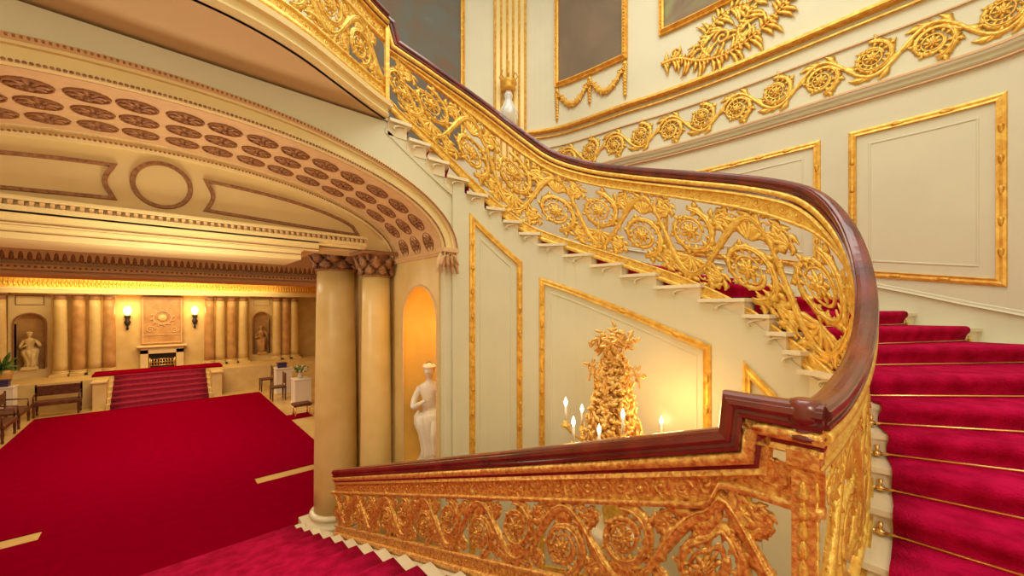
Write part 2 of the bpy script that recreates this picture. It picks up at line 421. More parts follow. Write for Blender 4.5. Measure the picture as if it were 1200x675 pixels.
# ================================================================== STAIRCASES
stair = tag(empty('curved_staircase', (4.2, -.8, LZ)), 'cream marble staircase curving up along the right wall to the upper landing', 'staircase')
for j in range(24):
    ztop = LZ+RISE*(j+1)
    mb = MB()
    I0, I1, O0, O1 = ipt(ia[j], .05), ipt(ia[j+1], .05), opt(oa[j], .0), opt(min(oa[j+1], OUTER.L), .0)
    # nosing overhangs forward (down the flight)
    K = 6; inn = [ipt(ia[j]+(ia[j+1]-ia[j])*i/K, .05) for i in range(K+1)]; out = [opt(oa[j]+(oa[j+1]-oa[j])*i/K, 0) for i in range(K+1)]
    d0 = (inn[1]-inn[0]); d0 = d0.normalized()*-.03 if d0.length > 1e-6 else Vector((-.03, 0, 0)); d1 = (out[1]-out[0]).normalized()*-.03
    innT = [inn[0]+d0]+inn[1:]; outT = [out[0]+d1]+out[1:]
    # tread slab 35 mm
    rows = []
    for p, q in zip(innT, outT):
        rows.append([(p.x, p.y, ztop-.035), (p.x, p.y, ztop), (q.x, q.y, ztop), (q.x, q.y, ztop-.035)])
    n = mb.grid(rows, False, closev=True); mb.cap(n, 4, True); mb.cap(n+4*K, 4)
    # riser block below the slab, set back at the string
    inB = [ipt(ia[j]+(ia[j+1]-ia[j])*i/K, -.01) for i in range(K+1)]
    rows = []
    for p, q in zip(inB, out):
        rows.append([(p.x, p.y, ztop-RISE-.02), (p.x, p.y, ztop-.035), (q.x, q.y, ztop-.035), (q.x, q.y, ztop-RISE-.02)])
    n = mb.grid(rows, False, closev=True); mb.cap(n, 4, True); mb.cap(n+4*K, 4)
    mb.build('step', MARBLE, stair)
    # scroll bracket under each tread end
    if 5 <= j <= 22:
        mb = MB(); am = ia[j]+.4*(ia[j+1]-ia[j])
        W = lambda a, b, n: INNER.wall(a, b, n)
        mb.tube(W, [(am-.05, ztop-.048), (am+.02, ztop-.055), (am+.07, ztop-.075), (am+.085, ztop-.10), (am+.06, ztop-.11)], [.008, .011, .012, .011, .008], 8, 1.0, .022)
        mb.build('bracket', MARBLE, stair)
# soffit of the flight
mb = MB(); rows = []
for i in range(61):
    f = i/60; a = ia[1]+(INNER.L-ia[1])*f
    # matching outer
    jj = max(j for j in range(25) if ia[j] <= a+1e-6); jj = min(jj, 23)
    t = (a-ia[jj])/max(1e-6, ia[jj+1]-ia[jj]); b = oa[jj]+(oa[jj+1]-oa[jj])*t
    z = LZ+RISE*(jj+t)-.17
    p = ipt(a, -.01); q = opt(b, 0); rows.append([(p.x, p.y, z), (p.x, p.y, z+.05), (q.x, q.y, z+.05), (q.x, q.y, z)])
mb.grid(rows, False, closev=True); mb.build('soffit', CREAM, stair)

# carpet of the curved flight: one continuous runner with pile rolled over each nosing
def row_at(ja, jb, t, z, o=None):
    ai = ia[ja]+(ia[jb]-ia[ja])*t if jb != ja else ia[ja]
    return ai
CI, CO = .16, .26
def edge_pts(j, back=0.0, z=0, K=10):
    """row of points across the flight on riser line j, moved 'back' metres down the flight"""
    p = ipt(ia[j], 0); q = opt(oa[j], 0); d = (q-p); Ln = d.length; d.normalize()
    pa = p+d*CI; qa = q-d*CO
    perp = Vector((-d.y, d.x, 0))
    return [((pa+(qa-pa)*i/K)-perp*back) for i in range(K+1)]
def carpet_curve():
    mb = MB(); rows = []
    rows.append([(p.x, p.y, LZ+.012) for p in edge_pts(0, .30)])
    for j in range(0, 24):
        zb = LZ+RISE*j; zt = zb+RISE
        for back, z in ((.012, zb+.012), (.014, zb+RISE*.45), (.030, zt-.05), (.046, zt-.032), (.050, zt-.012), (.044, zt+.006), (.026, zt+.014), (-.03, zt+.013)):
            rows.append([(p.x, p.y, z) for p in edge_pts(j, back)])
    rows.append([(p.x, p.y-0, TZ+.012) for p in edge_pts(23, -.5)])
    mb.grid(rows, True)
    return mb
cm = carpet_curve()
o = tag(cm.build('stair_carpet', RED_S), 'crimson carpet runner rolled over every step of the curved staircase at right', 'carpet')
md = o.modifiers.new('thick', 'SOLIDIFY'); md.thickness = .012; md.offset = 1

# stair rods with brackets
places = ['at the foot of the flight', 'on the second riser from the landing', 'on the third riser from the landing', 'on the fourth riser from the landing', 'on the fifth riser from the landing', 'on the sixth riser from the landing',
          'on the seventh riser', 'on the highest riser seen beside the wall']
for j in range(1, 9):
    e = edge_pts(j, .028); z = LZ+RISE*j+.03
    A = Vector((e[0].x, e[0].y, z)); B = Vector((e[-1].x, e[-1].y, z)); d = (B-A).normalized()
    r = tag(empty('stair_rod', A), 'thin brass stair rod on the crimson carpet ' + ('on the lowest full riser in view' if j == 1 else places[j-1]), 'stair rod', 'brass rods of the curved staircase')
    mb = MB(); mb.tube3([A-d*.05, B+d*.05], .009, 8); mb.build('rod', BRASS, r)
    for Q, sg in ((A, -1), (B, 1)):
        mb = MB(); c = Q+d*sg*.05
        mb.tube3([c-d*.018, c+d*.018], .017, 8)
        mb.tube3([c+d*sg*.02, c+d*sg*.05], [.012, .004], 8)
        up = Vector((0, 0, 1)); mb.tube3([c-up*.02, c+up*.02, c+up*.055], [.012, .008, .012], 8)
        mb.build('bracket', BRASS, r)

# main flight down to the hall: 15 risers, foot at y=7.28
NR = 15; MR = (LZ-FZ)/NR; G = .473; YF = 7.28
ms = tag(empty('main_staircase', (0, 3.5, FZ)), 'broad straight marble staircase descending from the half landing to the hall', 'staircase')
for i in range(NR-1):
    y1 = YF-G*i; zt = FZ+MR*(i+1); mb = MB()
    mb.box(-1.74, 1.74, y1-G-.0, y1, FZ-.02 if i == 0 else zt-MR-.02, zt-.04); mb.bbox(-1.765, 1.765, y1-G-.0, y1+.03, zt-.04, zt, .008)
    mb.build('step', MARBLE, ms)
mb = MB()
yT = YF-G*(NR-1)
mb.v += []
for sx in (1, -1):
    x0, x1 = sx*1.741, sx*1.86
    prof = [(YF+.05, FZ), (YF+.05, FZ+.06), (yT-.0, LZ-.03), (yT-.0, LZ-.35), (YF-1.0, FZ)]
    rows = [[(x0, y, z) for y, z in prof], [(x1, y, z) for y, z in prof]]
    n = mb.grid(rows, False, closev=True); mb.cap(n, 5, sx < 0); mb.cap(n+5, 5, sx > 0)
    mb.build('string', MARBLE, ms); mb = MB()
mb = MB(); rows = []
CW = 1.64
def crow(y, z): return [(-CW+2*CW*k/8, y, z) for k in range(9)]
rows.append(crow(7.62, FZ+.0165)); rows.append(crow(YF+.05, FZ+.014))
for i in range(NR):
    y = YF-G*i; zb = FZ+MR*i; zt = zb+MR
    for dy, z in ((.034, zb+.012), (.036, zt-.055), (.052, zt-.036), (.054, zt-.012), (.040, zt+.010), (.01, zt+.013)):
        rows.append(crow(y+dy, z))
rows.append(crow(-2.0, LZ+.013))
mb.grid(rows, True)
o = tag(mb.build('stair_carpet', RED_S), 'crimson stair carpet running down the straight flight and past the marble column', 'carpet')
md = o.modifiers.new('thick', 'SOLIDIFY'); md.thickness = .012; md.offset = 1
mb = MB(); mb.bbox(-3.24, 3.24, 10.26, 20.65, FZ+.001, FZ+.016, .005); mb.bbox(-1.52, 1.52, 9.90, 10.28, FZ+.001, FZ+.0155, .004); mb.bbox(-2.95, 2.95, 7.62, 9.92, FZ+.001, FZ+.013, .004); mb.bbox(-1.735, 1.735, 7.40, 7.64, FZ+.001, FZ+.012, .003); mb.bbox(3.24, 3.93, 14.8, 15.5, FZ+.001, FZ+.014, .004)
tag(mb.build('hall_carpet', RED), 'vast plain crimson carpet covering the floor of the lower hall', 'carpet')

# ================================================================== BALUSTRADES
def spiral(cx, cy, R, a0, turns, sgn, n=34, end=.16):
    return [(cx+R*(1-(1-end)*(i/n)**.85)*math.cos(a0+sgn*2*PI*turns*i/n), cy+R*(1-(1-end)*(i/n)**.85)*math.sin(a0+sgn*2*PI*turns*i/n)) for i in range(n+1)]
def scroll_unit(M, cx, cy, R, sgn, m, name, parent, th=.016, leaves=11, wdt=1.0, petals=7, nz=0, entry=None):
    """one acanthus roundel: broad spiral stem, inner ring, curling leaves lying along the stem, rosette"""
    mb = MB(); a0 = PI/2*(-sgn)+PI*.95 if entry is None else entry
    sp = spiral(cx, cy, R, a0, 1.25, sgn, 36, .50)
    n = len(sp)
    mb.tube(M, sp, [th*(1.45-.6*i/n) for i in range(n)], 6, .7, nz)
    mb.tube(M, [(p[0]*.93+cx*.07, p[1]*.93+cy*.07) for p in sp[:24]], th*.45, 5, 1.3, nz+th*.7)
    mb.tube(M, [(cx+R*.44*math.cos(2*PI*i/18), cy+R*.44*math.sin(2*PI*i/18)) for i in range(19)], th*.6, 5, 1, nz)
    for k in range(leaves):
        i = int(1+k*(n-8)/leaves); p, q = sp[i], sp[i+1]; t = math.atan2(q[1]-p[1], q[0]-p[0])
        ln = R*(.70-.30*k/leaves)*wdt
        mb.leaf(M, p[0], p[1], t-sgn*.30, ln, ln*.27, sgn*1.3, th*1.1, 3, nz)          # outside, hugging the curl
        mb.leaf(M, p[0], p[1], t+sgn*.40, ln*.55, ln*.17, sgn*1.9, th*.8, 2, nz+th*.2)
        if k % 2 == 0: mb.leaf(M, p[0], p[1], t-sgn*.9, ln*.6, ln*.19, -sgn*1.6, th*.9, 2, nz)
    for k in range(petals):
        g = 2*PI*k/petals
        mb.leaf(M, cx+math.cos(g)*R*.04, cy+math.sin(g)*R*.04, g, R*.36, R*.14, .3, th*.9, 1, nz+th*.4)
        mb.leaf(M, cx+math.cos(g+.4)*R*.04, cy+math.sin(g+.4)*R*.04, g+.4, R*.22, R*.09, .3, th*.9, 1, nz+th*1.1)
    mb.ball(M, cx, cy, R*.10, nz+th*1.3)
    return mb.build(name, m, parent)
def band(M, a0, a1, b, h, m, name, parent, step, th=.009, nz=0):
    """small pierced running scroll, tightly packed"""
    mb = MB(); n = max(1, int(round((a1-a0)/step))); st = (a1-a0)/n
    for i in range(n):
        cx = a0+(i+.5)*st; sg = 1 if i % 2 else -1
        r = min(h*.44, st*.52)
        sp = spiral(cx, b+sg*h*.05, r, -sg*PI/2+PI, 1.15, sg, 12, .3)
        mb.tube(M, sp, th*1.1, 5, .9, nz)
        mb.leaf(M, cx-st*.5, b-sg*h*.38, sg*.8, st*.85, h*.16, -sg*1.2, th, 1, nz)
        mb.leaf(M, cx-st*.5, b+sg*h*.40, -sg*.2, st*.8, h*.13, -sg*.6, th, 1, nz)
        mb.leaf(M, cx+st*.3, b+sg*h*.1, sg*1.3, h*.42, h*.13, -sg*.9, th, 1, nz)
        mb.ball(M, cx, b+sg*h*.04, h*.13, nz+th*.5, .8, 6)
    return mb.build(name, m, parent)

RAILH = [(.056, 0), (.054, .024), (.046, .040), (.034, .044), (.032, .052), (.012, .056), (-.002, .050), (-.006, .040), (-.020, .040), (-.024, .050), (-.038, .048), (-.042, .034)]
RAILP = [(p, -q) for p, q in RAILH[::-1]][:-1]+[RAILH[0]]+RAILH[1:]
GILTP = [(0, -.045), (.018, -.052), (.034, -.040), (.034, .040), (.018, .052), (0, .045)]
def balustrade(root, pathmap, L, zb, zr, units, m, unit_sz, ra=None, rail_pts=None, fill=0, bandstep=.11):
    """pathmap(a, z, n); zb/zr give tread line and handrail top at a. Local b runs 0..1"""
    H = lambda a: zr(a)-zb(a)
    def M(a, b, n): return pathmap(a, zb(a)+b*H(a), n)
    hn = .5*(H(L*.3)+H(L*.7))
    def Mm(a, bm, n): return pathmap(a, zb(a)+(bm/hn)*H(a), n)   # metric-like mapping
    rp = rail_pts or [(L*i/int(L/.06), zr(L*i/int(L/.06))) for i in range(int(L/.06)+1)]
    W = lambda a, b, n: pathmap(a, b, n)
    off = lambda prof, d: [(p-d, q) for p, q in prof]
    mb = MB(); mb.sweep(W, rp, off(RAILP, .056), step=.08); mb.build('handrail', WOOD, root)
    mb = MB(); mb.sweep(W, rp, off([(.026, -.036), (.026, .036), (.014, .050), (-.006, .054), (-.022, .044), (-.026, .030), (-.026, -.030), (-.022, -.044), (-.006, -.054), (.014, -.050)], .126), step=.08, sm=True)
    mb.sweep(W, rp, off([(.012, -.026), (.012, .026), (-.012, .038), (-.018, .032), (-.018, -.032), (-.012, -.038)], .178), step=.08)
    mb.build('gilded_rail', m, root)
    mb = MB(); mb.sweep(W, rp, off([(.007, -.034), (.007, .034), (-.010, .030), (-.010, -.030)], .158), step=.08); mb.build('groove_shade', WOOD, root)  # dark strip added to paint the shade of the groove under the gilt rail
    n = int(L/.04); A = [L*i/n for i in range(n+1)]
    top = (hn-.190)
    bz = .125   # band height
    hz = .5*bz-.005
    mb = MB(); mb.sweep(Mm, [(a, top-bz/2-.01) for a in A], [(-hz, -.004), (hz, -.004), (hz, .004), (-hz, .004)], step=.2); mb.sweep(Mm, [(a, .09) for a in A], [(-.05, -.004), (.05, -.004), (.05, .004), (-.05, .004)], step=.2); mb.build('backing_strip', m, root)
    fl = lambda mbb, b, w_, t_: mbb.sweep(Mm, [(a, b) for a in A], [(-w_, -t_), (w_, -t_*1.15), (w_*1.3, 0), (w_, t_*1.15), (-w_, t_), (-w_*1.3, 0)], step=.2, sm=True)
    mb = MB(); fl(mb, top-bz-.02, .013, .022); mb.build('upper_fillet', m, root)
    mb = MB(); fl(mb, .03, .022, .028); mb.build('bottom_rail', m, root)
    mb = MB(); fl(mb, .145, .011, .018); mb.build('lower_fillet', m, root)
    if rail_pts is None: band(Mm, .03, L-.03, top-bz/2-.005, bz, m, 'upper_frieze', root, bandstep)
    else:
        W2 = lambda a, b, n_: pathmap(a, b+zr2(a), n_)
        zr2 = zr
        band(Mm, .03, L-.03, top-bz/2-.005, bz, m, 'upper_frieze', root, bandstep)
    band(Mm, .03, L-.03, .09, .09, m, 'lower_frieze', root, bandstep)
    lo, hi = .165, top-bz-.035; mid = (lo+hi)/2; hh = hi-lo
    nu = max(1, int(round(L/unit_sz))); us = L/nu
    # running S stem, a broad ribbed acanthus stalk
    mb = MB(); P = []; K = int(L/.03)
    for i in range(K+1):
        a = L*i/K; P.append((a, mid-hh*.43*math.cos(PI*a/us)))
    mb.tube(Mm, P, [.030+.008*math.sin(PI*a/us*2) for a, b in P], 6, .65)
    mb.tube(Mm, [(a, b+.018) for a, b in P], .008, 5, 1.4, .014)
    for i in range(2, K, 3):
        p, q = P[i], P[i-1]; t = math.atan2(p[1]-q[1], p[0]-q[0]); sg = 1 if (i//3) % 2 else -1
        mb.leaf(Mm, p[0], p[1], t+sg*.35, .17+.02*(i % 5), .036, -sg*1.2, .018, 3, .004)
    stem = mb
    for i in range(nu+1):
        cx = us*(i+.5); up = 1 if i % 2 else -1
        # the stem swings from one edge to the other across each unit; big curl on one side, small curls on the other
        R1 = min(hh*.385, us*.47)
        for dx, cyy, RR, sg, lv in ((-.5*us, 1, R1, 1, 12),):
            ccx = min(us*i, L-RR*.85); side = 1 if i % 2 == 0 else -1      # stem is at the bottom on even joints, so the roundel sits above
            if ccx > RR*.6: scroll_unit(Mm, ccx, mid+side*hh*.11, RR, side, m, 'scroll', root, .020, lv, 1.0, 8)
        mb = stem
        if i == nu: break
        for qx, qy, rr, sg in ((cx-us*.26, mid+up*hh*.40, hh*.10, up), (cx+us*.26, mid-up*hh*.40, hh*.10, -up), (cx, mid+hh*.34, hh*.085, 1), (cx, mid-hh*.34, hh*.085, -1)):
            mb.tube(Mm, spiral(qx, qy, rr, PI*.5*sg, 1.2, sg, 14, .25), .011, 5, .9)
            for g in (0, 1.05, 2.1, 3.15, 4.2, 5.25): mb.leaf(Mm, qx+rr*.7*math.cos(g), qy+rr*.7*math.sin(g), g+.8, rr*1.5, rr*.42, 1.2, .012, 2)
    for i in range(nu+1):
        ccx = us*i; side = 1 if i % 2 == 0 else -1
        for k in range(7):
            g = -side*PI/2+(k-3)*.36
            if 0 < ccx < L: stem.leaf(Mm, ccx, mid-side*hh*.20, g, hh*.26, .030, (k-3)*.25*side, .014, 2)
        for dx in (-us*.40, us*.40):
            if .05 < ccx+dx < L-.05:
                for k in range(4): stem.leaf(Mm, ccx+dx, mid+side*hh*.30, side*PI/2+(1 if dx > 0 else -1)*(-.5-.45*k)*side, hh*.26, .030, (1 if dx > 0 else -1)*-.9*side, .014, 3)
    stem.build('running_stem', m, root)
    return M

# curved flight balustrade
def zin(i): return lambda a: INNER.at(max(0, min(INNER.L, a)))[i]
r1 = tag(empty('stair_balustrade', (3.4, .38, LZ)), 'gilded scrollwork balustrade with mahogany handrail sweeping up the curved staircase', 'balustrade')
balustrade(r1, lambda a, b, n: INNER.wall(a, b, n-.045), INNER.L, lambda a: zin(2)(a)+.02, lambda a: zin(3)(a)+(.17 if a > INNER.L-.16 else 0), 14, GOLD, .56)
# straight flight balustrade
YS0, YS1 = .30, 5.72
def zb_m(a):
    y = YS0+a; return (LZ-.03) if y < .68 else LZ-.03-.338*(y-.68)
def zr_m(a):
    y = YS0+a; return -.355 if y < .655 else (-.355-.165*min(1, (y-.655)/.05)-max(0, y-.68)*.346)
SM = lambda a, b, n: (1.80-n, YS0+a, b)
r2 = tag(empty('stair_balustrade', (1.80, 2.9, -2.2)), 'gilded scroll balustrade with stepped mahogany handrail descending beside the straight flight', 'balustrade')
rp = [(0, -.355), (.345, -.355), (.362, -.518)]
rp += [(YS1-YS0, zr_m(YS1-YS0))]
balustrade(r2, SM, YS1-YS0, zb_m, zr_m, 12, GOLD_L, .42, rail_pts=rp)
# newel post where the two balustrades meet: panelled post with a turned cap let into the rail
mb = MB(); x, y = 1.80, .36
mb.bbox(x-.055, x+.055, y-.055, y+.055, LZ, LZ+.14, .012); mb.bbox(x-.036, x+.036, y-.036, y+.036, LZ+.14, -.60, .008); mb.bbox(x-.05, x+.05, y-.05, y+.05, -.60, -.52, .012)
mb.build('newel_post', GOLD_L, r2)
mb = MB(); mb.lathe(x, y, [(.03, -.50), (.058, -.495), (.066, -.48), (.05, -.47), (.045, -.44), (.058, -.43), (.064, -.41), (.058, -.375), (.05, -.35), (.03, -.343)], 20); mb.build('newel_cap', WOOD, r2)
mb = MB()
PM = lambda a, b, n: (x-.036-n, y+a, b)
for k in range(9): mb.leaf(PM, 0, LZ+.16+k*.072, PI/2, .075, .022, 0, .01, 1)
for k in range(9): mb.leaf(lambda a, b, n: (x+a, y-.036-n, b), 0, LZ+.16+k*.072, PI/2, .075, .022, 0, .01, 1)
mb.build('leaf_strip', GOLD, r2)
# upper landing balustrade, on the bowed edge
def EB(a, b, n): return EDGE.wall(a, b, n)
r3 = tag(empty('landing_balustrade', (0, 3.45, TZ)), 'gilded scroll balustrade along the bowed edge of the upper landing, top left', 'balustrade')
LE = EDGE.L*.62
zre = lambda a: 3.265
mb = MB(); mb.bbox(1.812, 1.856, 4.09, 4.134, TZ+.001, 3.06, .008); mb.build('joint_cover_post', GOLD, r3)  # post added to cover the gap between balustrades; the image shows none
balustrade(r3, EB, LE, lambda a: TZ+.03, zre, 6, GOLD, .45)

# ================================================================== ARCH
arch = tag(empty('archway', (0, 4.15, SP)), 'wide elliptical archway with rosette coffers opening from the stairs to the hall', 'archway')
def ring(w, z0, z1, y, prof, name, m, t0=0, t1=PI, K=56):
    mb = MB(); rows = []
    for i in range(K+1):
        t = t0+(t1-t0)*i/K; c, s_ = math.cos(t), math.sin(t); nx, nz = c/w, s_/(z1-z0); l = math.hypot(nx, nz); nx /= l; nz /= l
        x, z = w*c, z0+(z1-z0)*s_
        rows.append([(x+nx*p, y-q, z+nz*p) for p, q in prof])
    n = mb.grid(rows, False, closev=True); mb.cap(n, len(prof), True); mb.cap(n+K*len(prof), len(prof))
    return mb.build(name, m, arch)
ring(AW, SP, CR, YA+.02, [(0, -.02), (0, .03), (.05, .035), (.055, .02), (.12, .02), (.125, .045), (.15, .045), (.15, -.02)], 'archivolt', IVORY)
ring(AW+.15, SP, CR+.15, YA+.02, [(0, -.02), (0, .05), (.02, .07), (.045, .05), (.045, -.02)], 'outer_moulding', IVORY_D)
# bead row on the archivolt
def beads(w, z0, z1, y, n, r, name, m, t0=.02, t1=PI-.02):
    mb = MB(); 
    for i in range(n):
        t = t0+(t1-t0)*i/(n-1); x, z = w*math.cos(t), z0+(z1-z0)*math.sin(t)
        mb.ball(lambda a, b, q: (x+a, y-q, z+b), 0, 0, r, 0, 1, 6)
    return mb.build(name, m, arch)
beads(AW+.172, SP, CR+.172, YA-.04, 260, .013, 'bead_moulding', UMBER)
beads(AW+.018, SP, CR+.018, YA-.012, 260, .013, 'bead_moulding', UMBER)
# intrados
mb = MB(); K = 60; rows = []
for i in range(K+1):
    x, z = ell(PI*i/K); x2, z2 = ell(PI*i/K, AW+.12, SP, CR+.12)
    rows.append([(x, YA+.05, z), (x, YB+.02, z), (x2, YB+.02, z2), (x2, YA+.05, z2)])
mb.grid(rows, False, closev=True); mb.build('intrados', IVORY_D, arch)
ring(AW, SP, CR, YB, [(-.09, -.02), (-.09, .03), (-.06, .04), (-.03, .02), (.0, .04), (.03, .04), (.03, -.02)], 'inner_archivolt', IVORY)
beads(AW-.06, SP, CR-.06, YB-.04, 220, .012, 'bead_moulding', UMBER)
# rosettes: three rows following the vault
def arc_t(n):
    # parameters spaced evenly along the half ellipse
    pts = [ell(PI*i/400) for i in range(401)]; acc = [0]
    for p, q in zip(pts, pts[1:]): acc.append(acc[-1]+math.hypot(q[0]-p[0], q[1]-p[1]))
    out = []; k = 0
    for i in range(n):
        s_ = acc[-1]*(i+.5)/n
        while acc[k+1] < s_: k += 1
        out.append(PI*(k+.5)/400)
    return out
proto = None
for row, yy in enumerate((4.46, 4.80, 5.14)):
    for t in arc_t(20):
        x, z = ell(t)
        if x < -1.6: continue
        nx, nz = math.cos(t)/AW, math.sin(t)/(CR-SP); l = math.hypot(nx, nz); nx /= l; nz /= l
        if proto is None:
            mb = MB(); F_ = lambda a, b, q: (a, b, q)
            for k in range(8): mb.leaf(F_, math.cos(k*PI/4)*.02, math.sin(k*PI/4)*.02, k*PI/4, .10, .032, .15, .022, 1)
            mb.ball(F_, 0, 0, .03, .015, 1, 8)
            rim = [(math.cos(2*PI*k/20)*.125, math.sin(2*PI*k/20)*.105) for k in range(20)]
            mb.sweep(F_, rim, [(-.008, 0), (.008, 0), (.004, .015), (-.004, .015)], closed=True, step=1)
            proto = mb.build('rosette', UMBER, arch); o = proto
            bmk = MB(); bmk.lathe(0, 0, [(.12, -.002), (.12, .002)], 20, 1, .84); 
        else:
            o = proto.copy(); COL.objects.link(o); o.parent = arch
        zx = Vector((-nx, 0, -nz)); yx = Vector((0, 1, 0)); xx = yx.cross(zx)
        Mx = Matrix(((xx.x, yx.x, zx.x, x-nx*.004), (xx.y, yx.y, zx.y, yy), (xx.z, yx.z, zx.z, z-nz*.004), (0, 0, 0, 1)))
        o.matrix_parent_inverse = Matrix.Translation(-arch.location); o.matrix_basis = Mx
# lunette, dentil cornice and entablature across the hall side
mb = MB(); K = 40; rows = []
for i in range(K+1):
    x, z = ell(PI*i/K, AW, SP, CR); x = max(-AW+.0, min(AW, x)); rows.append([(x, YB+.02, min(z, .80)), (x, YB+.02, z), (x, YB+.14, z), (x, YB+.14, min(z, .80))])
mb.grid(rows, False, closev=True); mb.build('lunette', IVORY, arch)
LM = lambda a, b, n: (a, YB+.02-n, b)
fr = [(-.014, 0), (.014, 0), (.012, .014), (-.012, .014)]
mb = MB(); mb.sweep(LM, [(.225*math.cos(2*PI*k/40), 1.27+.225*math.sin(2*PI*k/40)) for k in range(40)], [(-.022, 0), (.022, 0), (.016, .03), (-.016, .03)], closed=True, step=1); mb.build('roundel', UMBER, arch)
for sx in (1, -1):
    K = 24; xr = 2.02
    topc = [(sx*(.36+(xr-.36)*i/K), .96+.44*math.sqrt(max(0, 1-((.36+(xr-.36)*i/K)/2.06)**2))) for i in range(K+1)]
    side = [(sx*(.36-.06*math.sin(PI*i/8)*-1), 1.38-(1.38-1.08)*i/8) for i in range(1, 8)]
    pts = topc[::-1]+side+[(sx*.36, 1.07)]
    pts = [(sx*xr, 1.0)]+topc[::-1][1:]+side+[(sx*.36, 1.07), (sx*1.2, 1.03)]
    mb = MB(); mb.sweep(LM, pts, [(-.02, 0), (.02, 0), (.014, .028), (-.014, .028)], closed=True, step=1); mb.build('panel_moulding', UMBER, arch)
EW = 2.10; LW = 1.30
mb = MB(); mb.box(-AW, AW, YB+.03, 6.3, .862, 1.36)
mb.box(-EW, EW, YB-.13, YB+.1, .93, .96); mb.box(-EW, EW, YB-.10, YB+.1, .84, .88); mb.box(-EW, EW, YB-.04, YB+.1, .88, .93)
mb.box(-EW, EW, YB-.045, YB+.1, .80, .84)
mb.box(-LW-.2, LW+.2, YB-.045, 6.3, .72, .86); mb.box(-LW-.22, LW+.22, YB-.06, 6.32, .80, .82); mb.box(-LW, LW, YB-.02, 6.3, .60, .73); mb.box(-LW-.02, LW+.02, YB-.035, 6.31, .70, .715)
mb.box(-AW, AW, 6.6, 7.7, .981, 1.36); mb.box(-AW, AW, 5.45, 6.3, .802, .862)
mb.build('entablature', IVORY, arch)
mb = MB(); 
for i in range(70):
    x = -EW+.03+i*.06; mb.box(x, x+.03, YB-.09, YB, .882, .925)
mb.build('dentil_course', IVORY_D, arch)
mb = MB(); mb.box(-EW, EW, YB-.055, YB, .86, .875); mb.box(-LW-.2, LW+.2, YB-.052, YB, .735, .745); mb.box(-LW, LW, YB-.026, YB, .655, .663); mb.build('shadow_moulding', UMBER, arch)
# impost mouldings
for sx in (1, -1):
    mb = MB(); xa, xb = sorted((sx*AW, sx*(AW-.05))); mb.box(xa, xb, YA, 5.5, SP-.03, SP+.0); mb.box(*sorted((sx*AW, sx*(AW-.03))), YA, 5.5, SP-.06, SP-.03); mb.build('impost', IVORY_D, arch)
# carved corbel on the pier at the springing
mb = MB(); cbx = 2.60
CMp = lambda a, b, n: (cbx+a, YA-.0-n, b)
mb.sweep(CMp, [(-.10, SP), (.12, SP)], [(-.03, 0), (.02, 0), (.02, .13), (-.03, .13)], step=1)
for k in range(5): mb.leaf(CMp, -.08+.045*k, SP-.02, -PI/2+(k-2)*.12, .27, .035, 0, .05, 2, .04)
for k in range(4): mb.leaf(CMp, -.06+.045*k, SP-.06, -PI/2+(k-1.5)*.3, .14, .03, .2, .04, 1, .08)
mb.tube(CMp, spiral(-.04, SP-.06, .05, 0, 1.2, 1, 12), .014, 6, 1, .1); mb.tube(CMp, spiral(.07, SP-.06, .05, PI, 1.2, -1, 12), .014, 6, 1, .1)
mb.build('corbel', IVORY_D, arch)

# coffered hall beam with carved edge beyond the arch
HALL = True; FZ = -3.2
beam = tag(empty('hall_beam', (0, 8.6, .5)), 'dark carved and gilded cornice beam crossing the hall beyond the arch', 'beam')
mb = MB(); mb.box(-5.6, 5.6, 8.6, 9.6, .46, 1.12); mb.box(-5.6, 5.6, 8.5, 8.6, .52, .60); mb.box(-5.6, 5.6, 8.42, 8.6, .66, 1.12); mb.box(-5.6, 5.6, 8.54, 8.6, .485, .5); mb.build('beam_body', IVORY_D, beam)
mb = MB(); BMp = lambda a, b, n: (a, 8.42-n, b)
for i in range(120):
    x = -4.8+i*.08; mb.leaf(BMp, x, .64, PI/2, .13, .03, .0, .025, 1, .0); mb.ball(BMp, x+.04, .65, .016, .01, 1, 5)
mb.build('carved_edge', UMBER, beam)
mb = MB(); B2 = lambda a, b, n: (a, 8.5-n, b)
for i in range(160): mb.ball(B2, -4.8+i*.06, .565, .018, .0, 1, 5)
mb.build('bead_moulding', UMBER, beam)

HALL = False; FZ = FLOOR_Z
